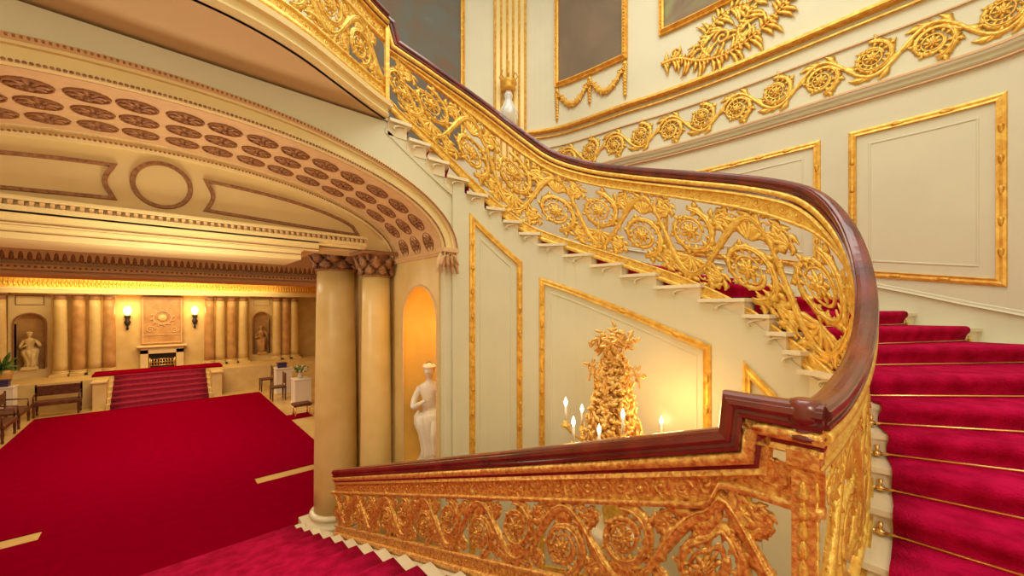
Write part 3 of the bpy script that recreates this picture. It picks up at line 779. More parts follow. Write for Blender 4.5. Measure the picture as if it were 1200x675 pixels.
# ================================================================== COLUMNS
def column(x, y, z0, z1, r, label, group=None, m=STONE, seg=28, capm=UMBER, caph=.36, detail=True, base=MARBLE, name='column'):
    root = tag(empty(name, (x, y, z0)), label, 'column', group)
    mb = MB(); b = r
    mb.bbox(x-1.38*b, x+1.38*b, y-1.38*b, y+1.38*b, z0, z0+.22*b*2, .01)
    h0 = z0+.44*b
    mb.lathe(x, y, [(1.34*b, h0), (1.4*b, h0+.1*b), (1.34*b, h0+.22*b), (1.15*b, h0+.28*b), (1.12*b, h0+.38*b), (1.22*b, h0+.46*b), (1.18*b, h0+.56*b), (1.04*b, h0+.62*b)], seg); mb.build('base', base, root)
    mb = MB(); zt = z1-caph; n = 10
    mb.lathe(x, y, [(r*(1.0-.14*(i/n)**1.6), h0+.62*b+(zt-h0-.62*b)*i/n) for i in range(n+1)], seg); mb.build('shaft', m, root)
    mb = MB(); rt = r*.86
    mb.lathe(x, y, [(rt, zt-.01), (rt*1.12, zt), (rt*1.12, zt+.02), (rt, zt+.03), (rt*1.02, zt+caph*.5), (rt*1.25, zt+caph*.85), (rt*1.3, z1-.045)], seg)
    mb.bbox(x-rt*1.5, x+rt*1.5, y-rt*1.5, y+rt*1.5, z1-.05, z1, .012)
    if detail:
        for tier, (zz, hh, k, off) in enumerate(((zt+.02, caph*.42, 8, 0), (zt+.02+caph*.25, caph*.50, 8, PI/8))):
            for i in range(k):
                g = 2*PI*i/k+off
                def CM(a, b_, n, g=g):
                    rr = rt*(1.04+.55*max(0, (b_-zt)/caph)**2)+n+.02; g2 = g+a/rt
                    return (x+rr*math.cos(g2), y+rr*math.sin(g2), b_)
                mb.leaf(CM, 0, zz, PI/2, hh, rt*.33, 0, .035, 3, .01)
        for i in range(4):
            g = PI/4+i*PI/2
            def CV(a, b_, n, g=g): return (x+(rt*1.35+a)*math.cos(g)-n*math.sin(g), y+(rt*1.35+a)*math.sin(g)+n*math.cos(g), b_)
            mb.tube(CV, spiral(0, z1-.10, caph*.16, PI, 1.3, -1, 12), .018, 6)
    mb.build('capital', capm, root)
    return root
column(2.24, 7.08, FZ, .98, .345, 'large ochre marble column standing at the foot of the straight balustrade')
column(2.36, 5.66, FZ, .80, .225, 'ochre marble column half hidden behind the nearer one, beside the niche', m=STONE)
column(-2.24, 7.08, FZ, .98, .345, 'ochre marble column at the left side of the hall opening')

# far wall columns on the platform
HALL = True; FZ = -3.2
PZ = -2.33
cproto = {}
cols = [(-3.86, 0), (-2.57, 0), (-2.15, 1), (-1.77, 0), (-1.42, 1), (1.42, 1), (1.77, 0), (2.15, 1), (2.55, 0), (3.80, 0), (4.15, 1), (4.5, 0)]
cl = {-3.86: 'far ochre column cut by the left edge of the photo, left of the statue niche', -2.57: 'far ochre column immediately right of the left statue niche', -2.15: 'brown marble column above the wooden bench, second from the left niche',
      -1.77: 'far column third to the right of the left niche', -1.42: 'brown column nearest the left wall light', 1.42: 'brown column nearest the right wall light', 1.77: 'ochre far column second to the right of the right wall light', 2.15: 'brown far column third to the right of the right wall light',
      2.55: 'far ochre column immediately left of the right statue niche', 3.80: 'far ochre column immediately right of the right statue niche', 4.15: 'brown far column above the writing desk by the right niche', 4.5: 'far column nearest the large foreground column'}
for x, k in cols:
    if k not in cproto:
        c = column(x, 20.0, PZ, .46, .17, cl[x], 'columns along the back wall', m=STONE_D if k else STONE, seg=16, caph=.2, detail=False, base=STONE)
        cproto[k] = c
    else:
        c = copy_tree(cproto[k]); c.location = TF((x, 20.0, PZ))
    c['label'] = cl[x]; c['group'] = 'columns along the back wall'

# ================================================================== BACK OF THE HALL
mb = MB(); mb.box(-5.6, -1.32, 18.35, 20.6, FZ, PZ); mb.box(1.32, 5.6, 18.35, 20.6, FZ, PZ); mb.box(-1.32, 1.32, 19.0, 20.6, FZ, PZ); struct(mb.build('floor_platform', STONE))
fs = tag(empty('platform_steps', (0, 18, FZ)), 'short flight of carpeted steps rising to the fireplace at the back of the hall', 'steps')
mb = MB()
for i in range(6): mb.box(-1.32, 1.32, 17.5+.28*i, 19.05, FZ+.145*i, FZ+.145*(i+1))
mb.build('steps_body', STONE, fs)
for sx in (1, -1):
    mb = MB(); mb.box(*sorted((sx*1.33, sx*1.62)), 17.7, 18.4, FZ, PZ-.06); mb.bbox(*sorted((sx*1.31, sx*1.66)), 17.66, 18.4, PZ-.06, PZ, .01); mb.build('cheek_wall', STONE, fs)
mb = MB(); rows = []
r_ = lambda y, z: [(-1.22+2.44*k/6, y, z) for k in range(7)]
rows.append(r_(17.3, FZ+.02))
for i in range(6):
    y = 17.5+.28*i; zt = FZ+.145*(i+1)
    for dy, z in ((-.02, zt-.14), (-.03, zt-.04), (-.04, zt-.01), (-.02, zt+.012), (.02, zt+.012)): rows.append(r_(y+dy, z))
rows.append(r_(19.9, PZ+.012)); mb.grid(rows, True)
RED_F = mat('plum_carpet', (.34, .008, .04), .95, col2=(.24, .004, .03), scale=14)
o = tag(mb.build('step_carpet', RED_F), 'dark crimson carpet covering the short steps at the back of the hall', 'carpet'); md = o.modifiers.new('t', 'SOLIDIFY'); md.thickness = .012; md.offset = 1
mb = MB(); mb.bbox(-1.75, 1.75, 18.9, 19.85, PZ+.016, PZ+.075, .01)
tag(mb.build('platform_carpet', RED), 'strip of bright crimson carpet on top of the platform before the fireplace', 'carpet')
# architrave and gilded cornice of the far room
ca = tag(empty('gilded_cornice', (0, 19.8, .5)), 'brightly lit gilded cornice above the columns at the back of the hall', 'cornice')
mb = MB(); mb.box(-5.6, 5.6, 19.72, 20.6, .46, .58); mb.box(-5.6, 5.6, 19.66, 20.6, .58, .64); mb.build('architrave', IVORY, ca)
mb = MB(); mb.box(-5.6, 5.6, 19.70, 20.6, .64, 1.10); mb.box(-5.6, 5.6, 19.58, 20.6, .98, 1.10)
FMp = lambda a, b, n: (a, 19.70-n, b)
for i in range(100): mb.leaf(FMp, -4.9+i*.10, .68, PI/2, .26, .04, 0, .03, 2)
mb.build('carved_frieze', GOLDF, ca)
strip = area('cornice_lamps', (0, 22.5, .76), 9.0, 70, (1, .80, .42), (0, 23.6, 1.15), .2)

# fireplace
fp = tag(empty('fireplace', (0, 20.4, PZ)), 'pale marble fireplace with a black grate, centred on the back wall', 'fireplace')
mb = MB(); mb.bbox(-.62, -.40, 20.15, 20.58, PZ, PZ+.72, .01); mb.bbox(.40, .62, 20.15, 20.58, PZ, PZ+.72, .01); mb.bbox(-.62, .62, 20.15, 20.58, PZ+.56, PZ+.80, .01); mb.build('surround', IVORY, fp)
mb = MB(); mb.bbox(-.72, .72, 20.05, 20.58, PZ+.80, PZ+.87, .015); mb.build('mantel_shelf', IVORY, fp)
mb = MB(); mb.box(-.40, .40, 20.45, 20.58, PZ, PZ+.56); mb.build('firebox', BLACK, fp)
mb = MB()
for i in range(9): mb.tube3([(-.32+i*.08, 20.28, PZ+.08), (-.32+i*.08, 20.28, PZ+.34)], .012, 6)
for z in (.10, .22, .34): mb.tube3([(-.36, 20.28, PZ+z), (.36, 20.28, PZ+z)], .014, 6)
for sx in (-.36, .36): mb.tube3([(sx, 20.28, PZ), (sx, 20.28, PZ+.40)], .02, 6)
mb.build('grate', BRASS, fp)
om = tag(empty('overmantel', (0, 20.5, PZ+.9)), 'tall reddish carved relief panel with central roundel above the fireplace', 'relief panel')
OMp = lambda a, b, n: (a, 20.5-n, b)
mb = MB(); mb.bbox(-.62, .62, 20.46, 20.6, PZ+.88, .42, .02); mb.build('backing', STONE_D, om)
mb = MB(); c0, c1 = PZ+.96, .36
mb.sweep(OMp, [(-.56, c0), (.56, c0), (.56, c1), (-.56, c1)], [(-.02, .02), (.02, .02), (.02, .08), (-.02, .08)], closed=True, step=2)
mb.sweep(OMp, [(-.56, c0+.30), (.56, c0+.30)], [(-.015, .02), (.015, .02), (.015, .07), (-.015, .07)], step=2)
cz = PZ+1.92
mb.sweep(OMp, [(.26*math.cos(k*PI/12), cz+.26*math.sin(k*PI/12)) for k in range(24)], [(-.02, .02), (.02, .02), (.02, .09), (-.02, .09)], closed=True, step=2)
for k in range(12): mb.leaf(OMp, .28*math.cos(k*PI/6), cz+.28*math.sin(k*PI/6), k*PI/6+1.2, .14, .04, -.8, .03, 2, .05)
for sx in (-1, 1):
    mb.tube(OMp, spiral(sx*.35, c1-.2, .14, 0, 1.5, sx, 16), .02, 6, 1, .05); mb.tube(OMp, spiral(sx*.35, cz-.45, .14, 0, 1.5, -sx, 16), .02, 6, 1, .05)
mb.build('carving', IVORY_D, om)
mb = MB(); mb.ball(OMp, 0, cz, .15, .05, .3, 16); mb.build('medallion', STONE, om)
# sconces
for sx, nm in ((-1, 'dark bronze wall light glowing to the left of the fireplace'), (1, 'dark bronze wall light glowing to the right of the fireplace')):
    x = sx*.98; rt = tag(empty('wall_sconce', (x, 20.55, -.55)), nm, 'wall light', 'wall lights flanking the fireplace')
    mb = MB(); mb.lathe(x, 20.5, [(.01, -.86), (.05, -.80), (.02, -.74), (.06, -.66), (.10, -.55), (.05, -.47), (.09, -.36), (.10, -.33), (.04, -.30)], 12); mb.box(x-.03, x+.03, 20.5, 20.6, -.62, -.52); mb.build('bracket', BLACK, rt)
    mb = MB(); mb.lathe(x, 20.5, [(.03, -.30), (.09, -.25), (.12, -.14), (.10, -.02), (.05, .04)], 14); mb.build('shade', GLASSM, rt)
    point('sconce_lamp', TF((x, 20.22, -.12)), 18, (1, .60, .20), .12)

# statues ------------------------------------------------------------
def skin_fig(name, pts, edges, radii, m, parent, lev=2):
    me = bpy.data.meshes.new(name); me.from_pydata(pts, edges, []); o = bpy.data.objects.new(name, me); COL.objects.link(o)
    sk = o.modifiers.new('skin', 'SKIN'); sk.use_smooth_shade = True
    for i, v in enumerate(me.skin_vertices[0].data if me.skin_vertices else []): v.radius = (radii[i], radii[i])
    if not me.skin_vertices: pass
    sb = o.modifiers.new('sub', 'SUBSURF'); sb.levels = lev; sb.render_levels = lev
    me.materials.append(m); o.parent = parent
    return o
def statue(loc, rz, scale, label, name='statue', m=STATUE, group=None):
    root = tag(empty(name, loc), label, 'statue', group)
    mb = MB(); mb.bbox(-.24, .24, -.22, .22, 0, .09, .01); mb.bbox(-.21, .21, -.19, .19, .09, .13, .01); o = mb.build('plinth', m, local=True); o.parent = root
    # body as stacked elliptical sections: legs, hips, waist, chest, shoulders, neck, head (one surface)
    secs = [(.13, .085, .085, -.02, .0), (.20, .075, .075, -.02, 0), (.34, .085, .080, -.01, .0), (.50, .115, .10, .0, .0), (.66, .155, .125, .01, .0), (.78, .175, .14, .015, .0), (.88, .150, .115, .0, .0), (.98, .115, .09, -.015, -.01),
            (1.08, .135, .10, -.02, -.02), (1.18, .165, .11, -.02, -.03), (1.25, .16, .085, -.02, -.04), (1.30, .08, .06, -.02, -.05), (1.34, .045, .048, -.02, -.06), (1.38, .045, .05, -.02, -.075), (1.41, .062, .075, -.02, -.09), (1.46, .075, .092, -.02, -.10), (1.51, .078, .098, -.02, -.10), (1.56, .062, .08, -.02, -.095), (1.595, .025, .03, -.02, -.09)]
    mb = MB(); rows = []
    for z, rx, ry, cx, cy in secs:
        fold = .10 if z < .95 else 0
        rows.append([(cx+rx*math.cos(2*PI*k/32)*(1+fold*math.sin(k*2*PI*7/32)), cy+ry*math.sin(2*PI*k/32)*(1+fold*math.sin(k*2*PI*7/32+z*3)), z) for k in range(32)])
    n = mb.grid(rows, True, closev=True); mb.cap(n, 32, True); mb.cap(n+32*(len(secs)-1), 32)
    # nose and brow
    mb.tube3([(-.02, -.185, 1.50), (-.02, -.208, 1.465), (-.02, -.19, 1.455)], [.010, .014, .008], 6)
    # arms: right raised to the shoulder, left bent across the waist, with fingers
    for arm, rr in (([(-.17, -.03, 1.22), (-.25, -.05, 1.05), (-.26, -.10, .93), (-.14, -.20, 1.0), (-.06, -.20, 1.05)], [.05, .047, .042, .034, .026]), ([(.14, -.03, 1.22), (.24, -.08, 1.10), (.27, -.14, .98), (.22, -.24, 1.10), (.16, -.24, 1.22)], [.05, .045, .042, .034, .026])):
        P = catmull(arm, 4); R_ = [rr[min(4, int(i/4))]*(1-(i % 4)/4)+rr[min(4, int(i/4)+1)]*((i % 4)/4) for i in range(len(P))]
        mb.tube3(P, R_, 10)
        e = Vector(arm[-1]); d = (e-Vector(arm[-2])).normalized(); s_ = d.cross(Vector((0, 1, 0))).normalized()
        for k in range(4): mb.tube3([e+s_*(k-1.5)*.016, e+d*.04+s_*(k-1.5)*.017, e+d*(.07-.006*abs(k-1.5))+s_*(k-1.5)*.016+Vector((0, .02, 0))], [.010, .009, .006], 6)
        mb.tube3([e+s_*.03, e+s_*.05+d*.03, e+s_*.05+d*.05], [.011, .009, .006], 6)
    # hanging leg in front
    mb.tube3([(.07, -.10, .72), (.08, -.17, .48), (.06, -.12, .22), (.06, -.20, .145)], [.09, .062, .04, .03], 10)
    o = mb.build('figure', m, local=True); o.parent = root
    mb = MB(); rows = []
    for z, rx, ry in ((.13, .20, .17), (.3, .17, .15), (.55, .20, .17), (.70, .25, .20), (.82, .24, .19), (.90, .18, .14)):
        rows.append([(rx*math.cos(g)*(1+.09*math.sin(g*9+z*6))+.02*math.sin(z*5), ry*math.sin(g)*(1+.09*math.sin(g*9+z*6)), z+.05*math.sin(g+1)*(1 if z > .2 else 0)) for g in [2*PI*k/48*.66-PI*1.02 for k in range(49)]])
    mb.grid(rows, True); o = mb.build('drapery', m, local=True); o.parent = root
    o.modifiers.new('t', 'SOLIDIFY').thickness = .015
    mb = MB(); mb.grid([[(-.02+(.088-.004*abs(i-4))*math.sin(PI*(i+.5)/9)*math.cos(g), -.085+.105*math.sin(PI*(i+.5)/9)*math.sin(g), 1.52+.095*math.cos(PI*(i+.5)/9)) for g in [-.15+(PI+.3)*k/14 for k in range(15)]] for i in range(9)], True)
    for q in range(18): g = 2*PI*q/18; mb.tube3([(-.02+.08*math.cos(g), -.095+.10*math.sin(g), 1.515), (-.02+.083*math.cos(g+.5), -.095+.103*math.sin(g+.5), 1.545), (-.02+.06*math.cos(g+.8), -.095+.075*math.sin(g+.8), 1.575)], [.014, .02, .012], 6)
    mb.tube3([(-.02, .0, 1.50), (-.02, .05, 1.49)], [.045, .03], 8); o = mb.build('hair', m, local=True); o.parent = root
    root.rotation_euler = (0, 0, rz); root.scale = (scale,)*3
    return root
HALL = False
statue((2.83, 4.86, -2.24), math.radians(-42), .92, 'white marble statue of a draped figure in the round-headed niche by the arch')
point('niche_lamp', (2.78, 4.62, -.30), 6, (1, .66, .20), .05)
HALL = True

# far niches with statues
for sx in (-1, 1):
    x = sx*3.28; nt = tag(empty('wall_niche', (x, 20.5, PZ)), ('arched niche with pale frame in the back wall, far left, holding a statue' if sx < 0 else 'arched reddish niche in the back wall, right of the fireplace'), 'niche', 'arched niches in the back wall')
    mb = MB(); K = 14; r = .33; sp = -.55
    arc = [(x+r*math.cos(PI*i/K), sp+r*math.sin(PI*i/K)) for i in range(K+1)]
    rows = [[(px, 20.35, pz), (px, 20.35, sp+.55)] for px, pz in arc]; mb.grid(rows, False)
    mb.box(x+r, x+.46, 20.35, 20.6, PZ, sp+.55); mb.box(x-.46, x-r, 20.35, 20.6, PZ, sp+.55)
    mb.box(x-.46, x+.46, 20.35, 20.6, sp+.55, .46)
    mb.box(x-r, x+r, 20.35, 20.6, PZ, PZ+.25)
    rows = [[(px, 20.35, pz), (px, 20.59, pz)] for px, pz in [(x+r, PZ+.2)]+arc+[(x-r, PZ+.2)]]; mb.grid(rows, False)
    mb.build('surround', IVORY if sx < 0 else STONE, nt)
    mb = MB(); mb.sweep(lambda a, b, n: (a, 20.35-n, b), [(x-.30, .08), (x+.30, .08), (x+.30, .38), (x-.30, .38)], [(-.012, 0), (.012, 0), (.012, .02), (-.012, .02)], closed=True, step=2)
    mb.sweep(lambda a, b, n: (a, 20.35-n, b), [(x+r+.02, PZ+.3)]+[(x+(r+.02)*math.cos(PI*i/K), sp+(r+.02)*math.sin(PI*i/K)) for i in range(K+1)]+[(x-r-.02, PZ+.3)], [(-.02, 0), (.02, 0), (.02, .03), (-.02, .03)], step=2)
    mb.build('moulding', UMBER if sx < 0 else STONE_D, nt)
    mb = MB(); mb.grid([[(x+r*math.cos(PI*i/K), 20.595, PZ+.25) if False else (x-r+2*r*i/K, 20.59, PZ+.25), (x-r+2*r*i/K, 20.59, sp+math.sqrt(max(0, r*r-(-r+2*r*i/K)**2)))] for i in range(K+1)], False)
    mb.build('back', STONE_D, nt)
    if sx < 0:
        statue((x, 20.42, PZ+.25), 0, .80, 'ochre-tinted statue standing in the arched niche at the far left', m=IVORY)
    else:
        statue((x, 20.42, PZ+.25), 0, .80, 'reddish statue standing in the arched niche right of the fireplace', m=STONE_D)

# ================================================================== FURNITURE IN THE HALL
def bench(x, y, rz, wdt, label, cat='bench', name='hall_bench', group=None):
    root = tag(empty(name, (x, y, FZ+.001)), label, cat, group)
    def P(mb, nm, m=WOOD_B): o = mb.build(nm, m, local=True); o.parent = root; return o
    h = wdt/2
    P(MB().bbox(-h, h, -.24, .22, .38, .44, .012), 'seat'); P(MB().bbox(-h-.01, h+.01, -.25, -.22, .33, .42, .006), 'apron')
    for sx in (-1, 1):
        for yy in (-.21, .19):
            mb = MB(); mb.lathe(sx*(h-.04), yy, [(.022, 0), (.03, .03), (.022, .08), (.032, .2), (.026, .3), (.034, .38)], 10); P(mb, 'leg')
        mb = MB(); mb.tube3([(sx*(h-.03), -.20, .44), (sx*(h-.03), -.20, .62), (sx*(h-.03), .20, .66)], .018, 8); P(mb, 'armrest')
    P(MB().bbox(-h, h, .19, .225, .56, .86, .012), 'backrest'); mb = MB(); mb.box(-h, -h+.04, .19, .225, .4, .9); mb.box(h-.04, h, .19, .225, .4, .9); P(mb, 'back_post')
    root.rotation_euler = (0, 0, rz); return root
bench(-2.33, 17.75, 0, .95, 'brown wooden bench with a solid back standing before the platform, left of the steps')
bench(-3.02, 16.75, PI/2*1, 1.1, 'dark wooden bench at the left edge of the crimson carpet, nearer the platform')
bench(-3.0, 15.25, PI/2*1, 1.1, 'dark wooden bench at the far left edge, nearest the foreground')
def desk(x, y, w_, d, h, label, m, name='side_table', cat='table'):
    root = tag(empty(name, (x, y, FZ+.001)), label, cat)
    def P(mb, nm, mm=m): o = mb.build(nm, mm, local=True); o.parent = root; return o
    P(MB().bbox(-w_/2-.02, w_/2+.02, -d/2-.02, d/2+.02, h-.04, h, .01), 'top'); P(MB().bbox(-w_/2, w_/2, -d/2, d/2, .08, h-.04, .008), 'body'); P(MB().bbox(-w_/2-.015, w_/2+.015, -d/2-.015, d/2+.015, 0, .08, .01), 'base')
    return root
desk(3.35, 16.6, .50, .5, .95, 'pale cabinet carrying the violet box, at the right side of the hall', WHITEP, 'cabinet', 'cabinet')
desk(3.42, 14.3, .48, .5, .85, 'pale square pedestal with flowers on it, nearest the large column', WHITEP, 'flower_pedestal', 'pedestal')
mb = MB(); mb.bbox(3.17, 3.45, 16.45, 16.7, FZ+.951, FZ+1.10, .01); mb.bbox(3.15, 3.47, 16.43, 16.72, FZ+1.10, FZ+1.14, .01); tag(mb.build('storage_box', VIOLET), 'small dark violet box on the pale cabinet at the right of the hall', 'box')
desk(-3.40, 17.85, .50, .45, .95, 'pale cabinet with a dark violet box on it at the left edge of the photo', WHITEP, 'cabinet', 'cabinet')
mb = MB(); mb.bbox(-3.53, -3.25, 17.72, 17.97, FZ+.951, FZ+1.10, .01); mb.bbox(-3.55, -3.23, 17.70, 17.99, FZ+1.10, FZ+1.14, .01); tag(mb.build('storage_box', VIOLET), 'small dark violet box on the pale cabinet at the left edge of the photo', 'box')
fv = tag(empty('flower_vase', (3.40, 14.3, FZ+.851)), 'vase of mixed flowers on the pale pedestal by the large column', 'vase of flowers')
mb = MB(); mb.lathe(3.40, 14.3, [(.05, FZ+.851), (.07, FZ+.87), (.085, FZ+.95), (.045, FZ+1.03), (.06, FZ+1.06)], 14); mb.build('vase', CRYSTAL, fv)
mb = MB(); rnd = random.Random(3)
for k in range(46):
    g = rnd.uniform(0, 2*PI); e = rnd.uniform(.15, 1.2); d = Vector((math.cos(g)*math.cos(e), math.sin(g)*math.cos(e), math.sin(e)))*rnd.uniform(.12, .24)
    p = Vector((3.40, 14.3, FZ+1.05)); mb.tube3([p, p+d*.6, p+d], [.004, .005, .003], 5)
    q = p+d; mb.leaf(lambda a, b, n: (q.x+a, q.y+n, q.z+b), 0, 0, g, .06, .022, .4, .008, 1)
mb.build('foliage', GREEN, fv)
mb = MB()
for k in range(16):
    g = rnd.uniform(0, 2*PI); e = rnd.uniform(.2, 1.3); d = Vector((math.cos(g)*math.cos(e), math.sin(g)*math.cos(e), math.sin(e)))*.24
    p = Vector((3.40, 14.3, FZ+1.05))+d
    for h_ in range(6): mb.leaf(lambda a, b, n: (p.x+a, p.y+n, p.z+b), 0, 0, h_*PI/3, .04, .014, .2, .01, 1)
mb.build('blossoms', WHITEP, fv)
def chair(x, y, rz, label):
    root = tag(empty('hall_chair', (x, y, FZ+.001)), label, 'chair', 'wooden chairs at the right of the hall')
    def P(mb, nm, m=WOOD_B): o = mb.build(nm, m, local=True); o.parent = root; return o
    P(MB().bbox(-.23, .23, -.22, .22, .42, .47, .012), 'seat')
    for sx in (-1, 1):
        for yy in (-.19, .19):
            mb = MB(); mb.lathe(sx*.19, yy, [(.018, 0), (.024, .2), (.03, .42)], 8); P(mb, 'leg')
    mb = MB(); mb.bbox(-.20, .20, .18, .21, .55, .92, .01); mb.box(-.21, -.18, .18, .21, .47, .92); mb.box(.18, .21, .18, .21, .47, .92); P(mb, 'backrest')
    root.rotation_euler = (0, 0, rz)
chair(2.98, 17.5, -PI/2, 'dark wooden chair beside the pale cabinet, close to the platform')
chair(2.98, 15.5, -PI/2, 'dark wooden chair between the pale cabinet and the flower pedestal')
# low stool on the carpet tongue at the right
st = tag(empty('footstool', (3.05, 12.7, FZ+.016)), 'small dark topped stool on the carpet edge beside the large column', 'stool')
o = MB().bbox(-.24, .24, -.18, .18, .30, .38, .02).build('seat', WOOD_B, local=True); o.parent = st
for sx in (-.19, .19):
    for sy in (-.13, .13):
        mb = MB(); mb.lathe(sx, sy, [(.015, 0), (.028, .06), (.018, .15), (.028, .30)], 8); o = mb.build('leg', BRASS, local=True); o.parent = st
# potted plant at the very left
pl = tag(empty('potted_plant', (-3.62, 19.1, PZ)), 'green leafy potted plant at the left edge of the photo', 'plant')
mb = MB(); mb.lathe(-3.62, 19.1, [(.16, PZ+.001), (.22, PZ+.3), (.24, PZ+.42), (.2, PZ+.42)], 16); mb.build('pot', STONE_D, pl)
mb = MB()
for k in range(40):
    g = rnd.uniform(0, 2*PI); e = rnd.uniform(.5, 1.4); ln = rnd.uniform(.5, .85)
    p0 = Vector((-3.62, 19.1, PZ+.42)); d = Vector((math.cos(g)*math.cos(e), math.sin(g)*math.cos(e), math.sin(e)))*ln*.8
    pts = [p0+d*f+Vector((0, 0, -.35*f*f*math.cos(e))) for f in (0, .35, .7, 1)]; mb.tube3(pts, [.01, .025, .03, .004], 5)
mb.build('foliage', GREEN, pl)

HALL = False; FZ = FLOOR_Z
# ================================================================== WALL ORNAMENT, STAIR WALL
FP = [(-.040, 0), (-.034, .018), (-.012, .026), (.012, .022), (.034, .030), (.040, 0)]
def frame(M, pts, label, group, a_in=.12, nameof='panel_frame', m=GOLDF, sc=1.0, inner=True):
    root = tag(empty(nameof, M(sum(p[0] for p in pts)/len(pts), pts[0][1], .02)), label, 'wall panel frame', group)
    mb = MB(); mb.sweep(M, pts, [(p*sc, n*sc) for p, n in FP], closed=True, step=.1)
    # ribbon ties
    for i in range(len(pts)):
        A, B = pts[i], pts[(i+1) % len(pts)]; d = math.hypot(B[0]-A[0], B[1]-A[1]); k = int(d/.30)
        for j in range(1, k):
            x, y = A[0]+(B[0]-A[0])*j/k, A[1]+(B[1]-A[1])*j/k; t = math.atan2(B[1]-A[1], B[0]-A[0])
            mb.leaf(M, x-.04*math.cos(t), y-.04*math.sin(t), t, .10, .03*sc, 0, .018, 1, .024)
    mb.build('gilded_moulding', m, root)
    if inner:
        cx = sum(p[0] for p in pts)/len(pts); cy = sum(p[1] for p in pts)/len(pts)
        q = []
        n = len(pts)
        for i in range(n):
            A, B, C_ = pts[i-1], pts[i], pts[(i+1) % n]
            def pp(p, r): l = math.hypot(r[0]-p[0], r[1]-p[1]); return (-(r[1]-p[1])/l, (r[0]-p[0])/l)
            p1, p2 = pp(A, B), pp(B, C_); wv = (p1[0]+p2[0], p1[1]+p2[1]); k = 2/(wv[0]**2+wv[1]**2)
            q.append((B[0]+wv[0]*k*a_in, B[1]+wv[1]*k*a_in))
        mb = MB(); mb.sweep(M, q, [(-.012, 0), (-.006, .008), (.006, .008), (.012, 0)], closed=True, step=.1); mb.build('inner_moulding', CREAM, root)
    return root
IM = lambda a, b, n: INNER.wall(a, b, n)
A_ = lambda px: INNER.find(bearing(px), 2.2, INNER.L)
# panels run with decreasing a as px grows; keep polygons counter-clockwise seen from the room (a runs right to left)
def ip(px, z): return (A_(px), z)
frame(IM, [ip(829, -3.55), ip(829, -.42), ip(780, -.28), ip(700, .06), ip(635, .38), ip(635, -3.55)][::-1] if False else [ip(829, -3.55), ip(635, -3.55), ip(635, .36), ip(665, .24), ip(700, .08), ip(760, -.17), ip(829, -.42)], 'large gilded panel frame with sloping top behind the candelabrum', 'gilded frames on the wall under the curved stairs')
frame(IM, [ip(609, -3.55), ip(553, -3.55), ip(553, 1.14), ip(580, .88), ip(609, .60)], 'narrow gilded panel frame with sloping top beside the arch', 'gilded frames on the wall under the curved stairs')
frame(IM, [ip(945, -3.55), ip(876, -3.55), ip(876, -.60), ip(905, -.80), ip(945, -1.2)], 'gilded panel frame mostly hidden behind the newel, only its corner showing', 'gilded frames on the wall under the curved stairs')

# outer wall panels: arc length for a y on the straight part
def oy(y): return near_a(OUTER, (6.45, y))
def fr_out(y0, y1, zb0, zb1, zt, label, group='gilded frames on the stair wall'):
    # y1 > y0 ; a grows with y
    return frame(OZ, [(oy(y1), zb1), (oy(y1), zt), (oy(y0), zt), (oy(y0), zb0)][::-1] if False else [(oy(y0), zb0), (oy(y1), zb1), (oy(y1), zt), (oy(y0), zt)], label, group, .16)
fr_out(-.37, .80, .25, .43, 2.16, 'large gilded panel frame on the wall above the curved stairs, far right')
fr_out(1.17, 3.2, .55, .95, 2.16, 'gilded panel frame on the stair wall half hidden behind the curved handrail')
# skirting following the stairs
mb = MB(); pts = []
for j in range(0, 24):
    pts.append((oa[j]+.05, LZ+RISE*(j+1)+.26))
mb.sweep(OZ, pts, [(-.03, 0), (.02, 0), (.01, .018), (-.01, .018), (-.03, .03)], step=.15); struct(mb.build('baseboard_right', CREAM))

# string mouldings on the stair wall
a0 = near_a(OUTER, (6.0, -1.0)); a1 = near_a(OUTER, (4.9, 6.45))
mb = MB()
mb.sweep(OZ, [(a0, 2.56), (a1, 2.56)], [(0, 0), (.0, .04), (.02, .06), (.035, .03), (.06, .04), (.075, .075), (.11, .09), (.125, .04), (.125, 0)], step=.12)
struct(mb.build('trim_2', CREAM))
mb = MB()
mb.sweep(OZ, [(a0, 2.535), (a1, 2.535)], [(0, 0), (0, .045), (.018, .045), (.018, 0)], step=.12)
mb.sweep(OZ, [(a0, 2.665), (a1, 2.665)], [(0, 0), (0, .095), (.025, .095), (.025, 0)], step=.12)
struct(mb.build('trim_3', IVORY_D))
mb = MB()
mb.sweep(OZ, [(a0, 3.48), (a1, 3.48)], [(0, 0), (0, .05), (.02, .05), (.02, 0)], step=.12)
mb.sweep(OZ, [(a0, 3.57), (a1, 3.57)], [(0, 0), (0, .09), (.02, .11), (.06, .11), (.07, .05), (.07, 0)], step=.12)
struct(mb.build('trim_4', GOLDF))
mb = MB()
mb.sweep(OZ, [(a0, 3.26), (a1, 3.26)], [(0, 0), (0, .03), (.016, .03), (.016, 0)], step=.12)
struct(mb.build('trim_5', IVORY_D))
fz = tag(empty('scroll_frieze', (6.4, 1.5, 3.0)), 'gilded acanthus scroll frieze running along the upper wall above the stairs', 'frieze')
st_ = .50; n = int((a1-a0)/st_)
for i in range(n):
    cx = a0+st_*(i+.5); up = 1 if i % 2 else -1
    scroll_unit(OZ, cx, 3.0+up*.03, .20, up, GOLD, 'scroll', fz, .020, 12, 1.15, 8, .015)
mb = MB(); K = int((a1-a0)/.05); P = [(a0+(a1-a0)*i/K, 3.0+.19*math.sin(PI*(i*(a1-a0)/K)/st_)) for i in range(K+1)]
mb.tube(OZ, P, .024, 6, 1, .012)
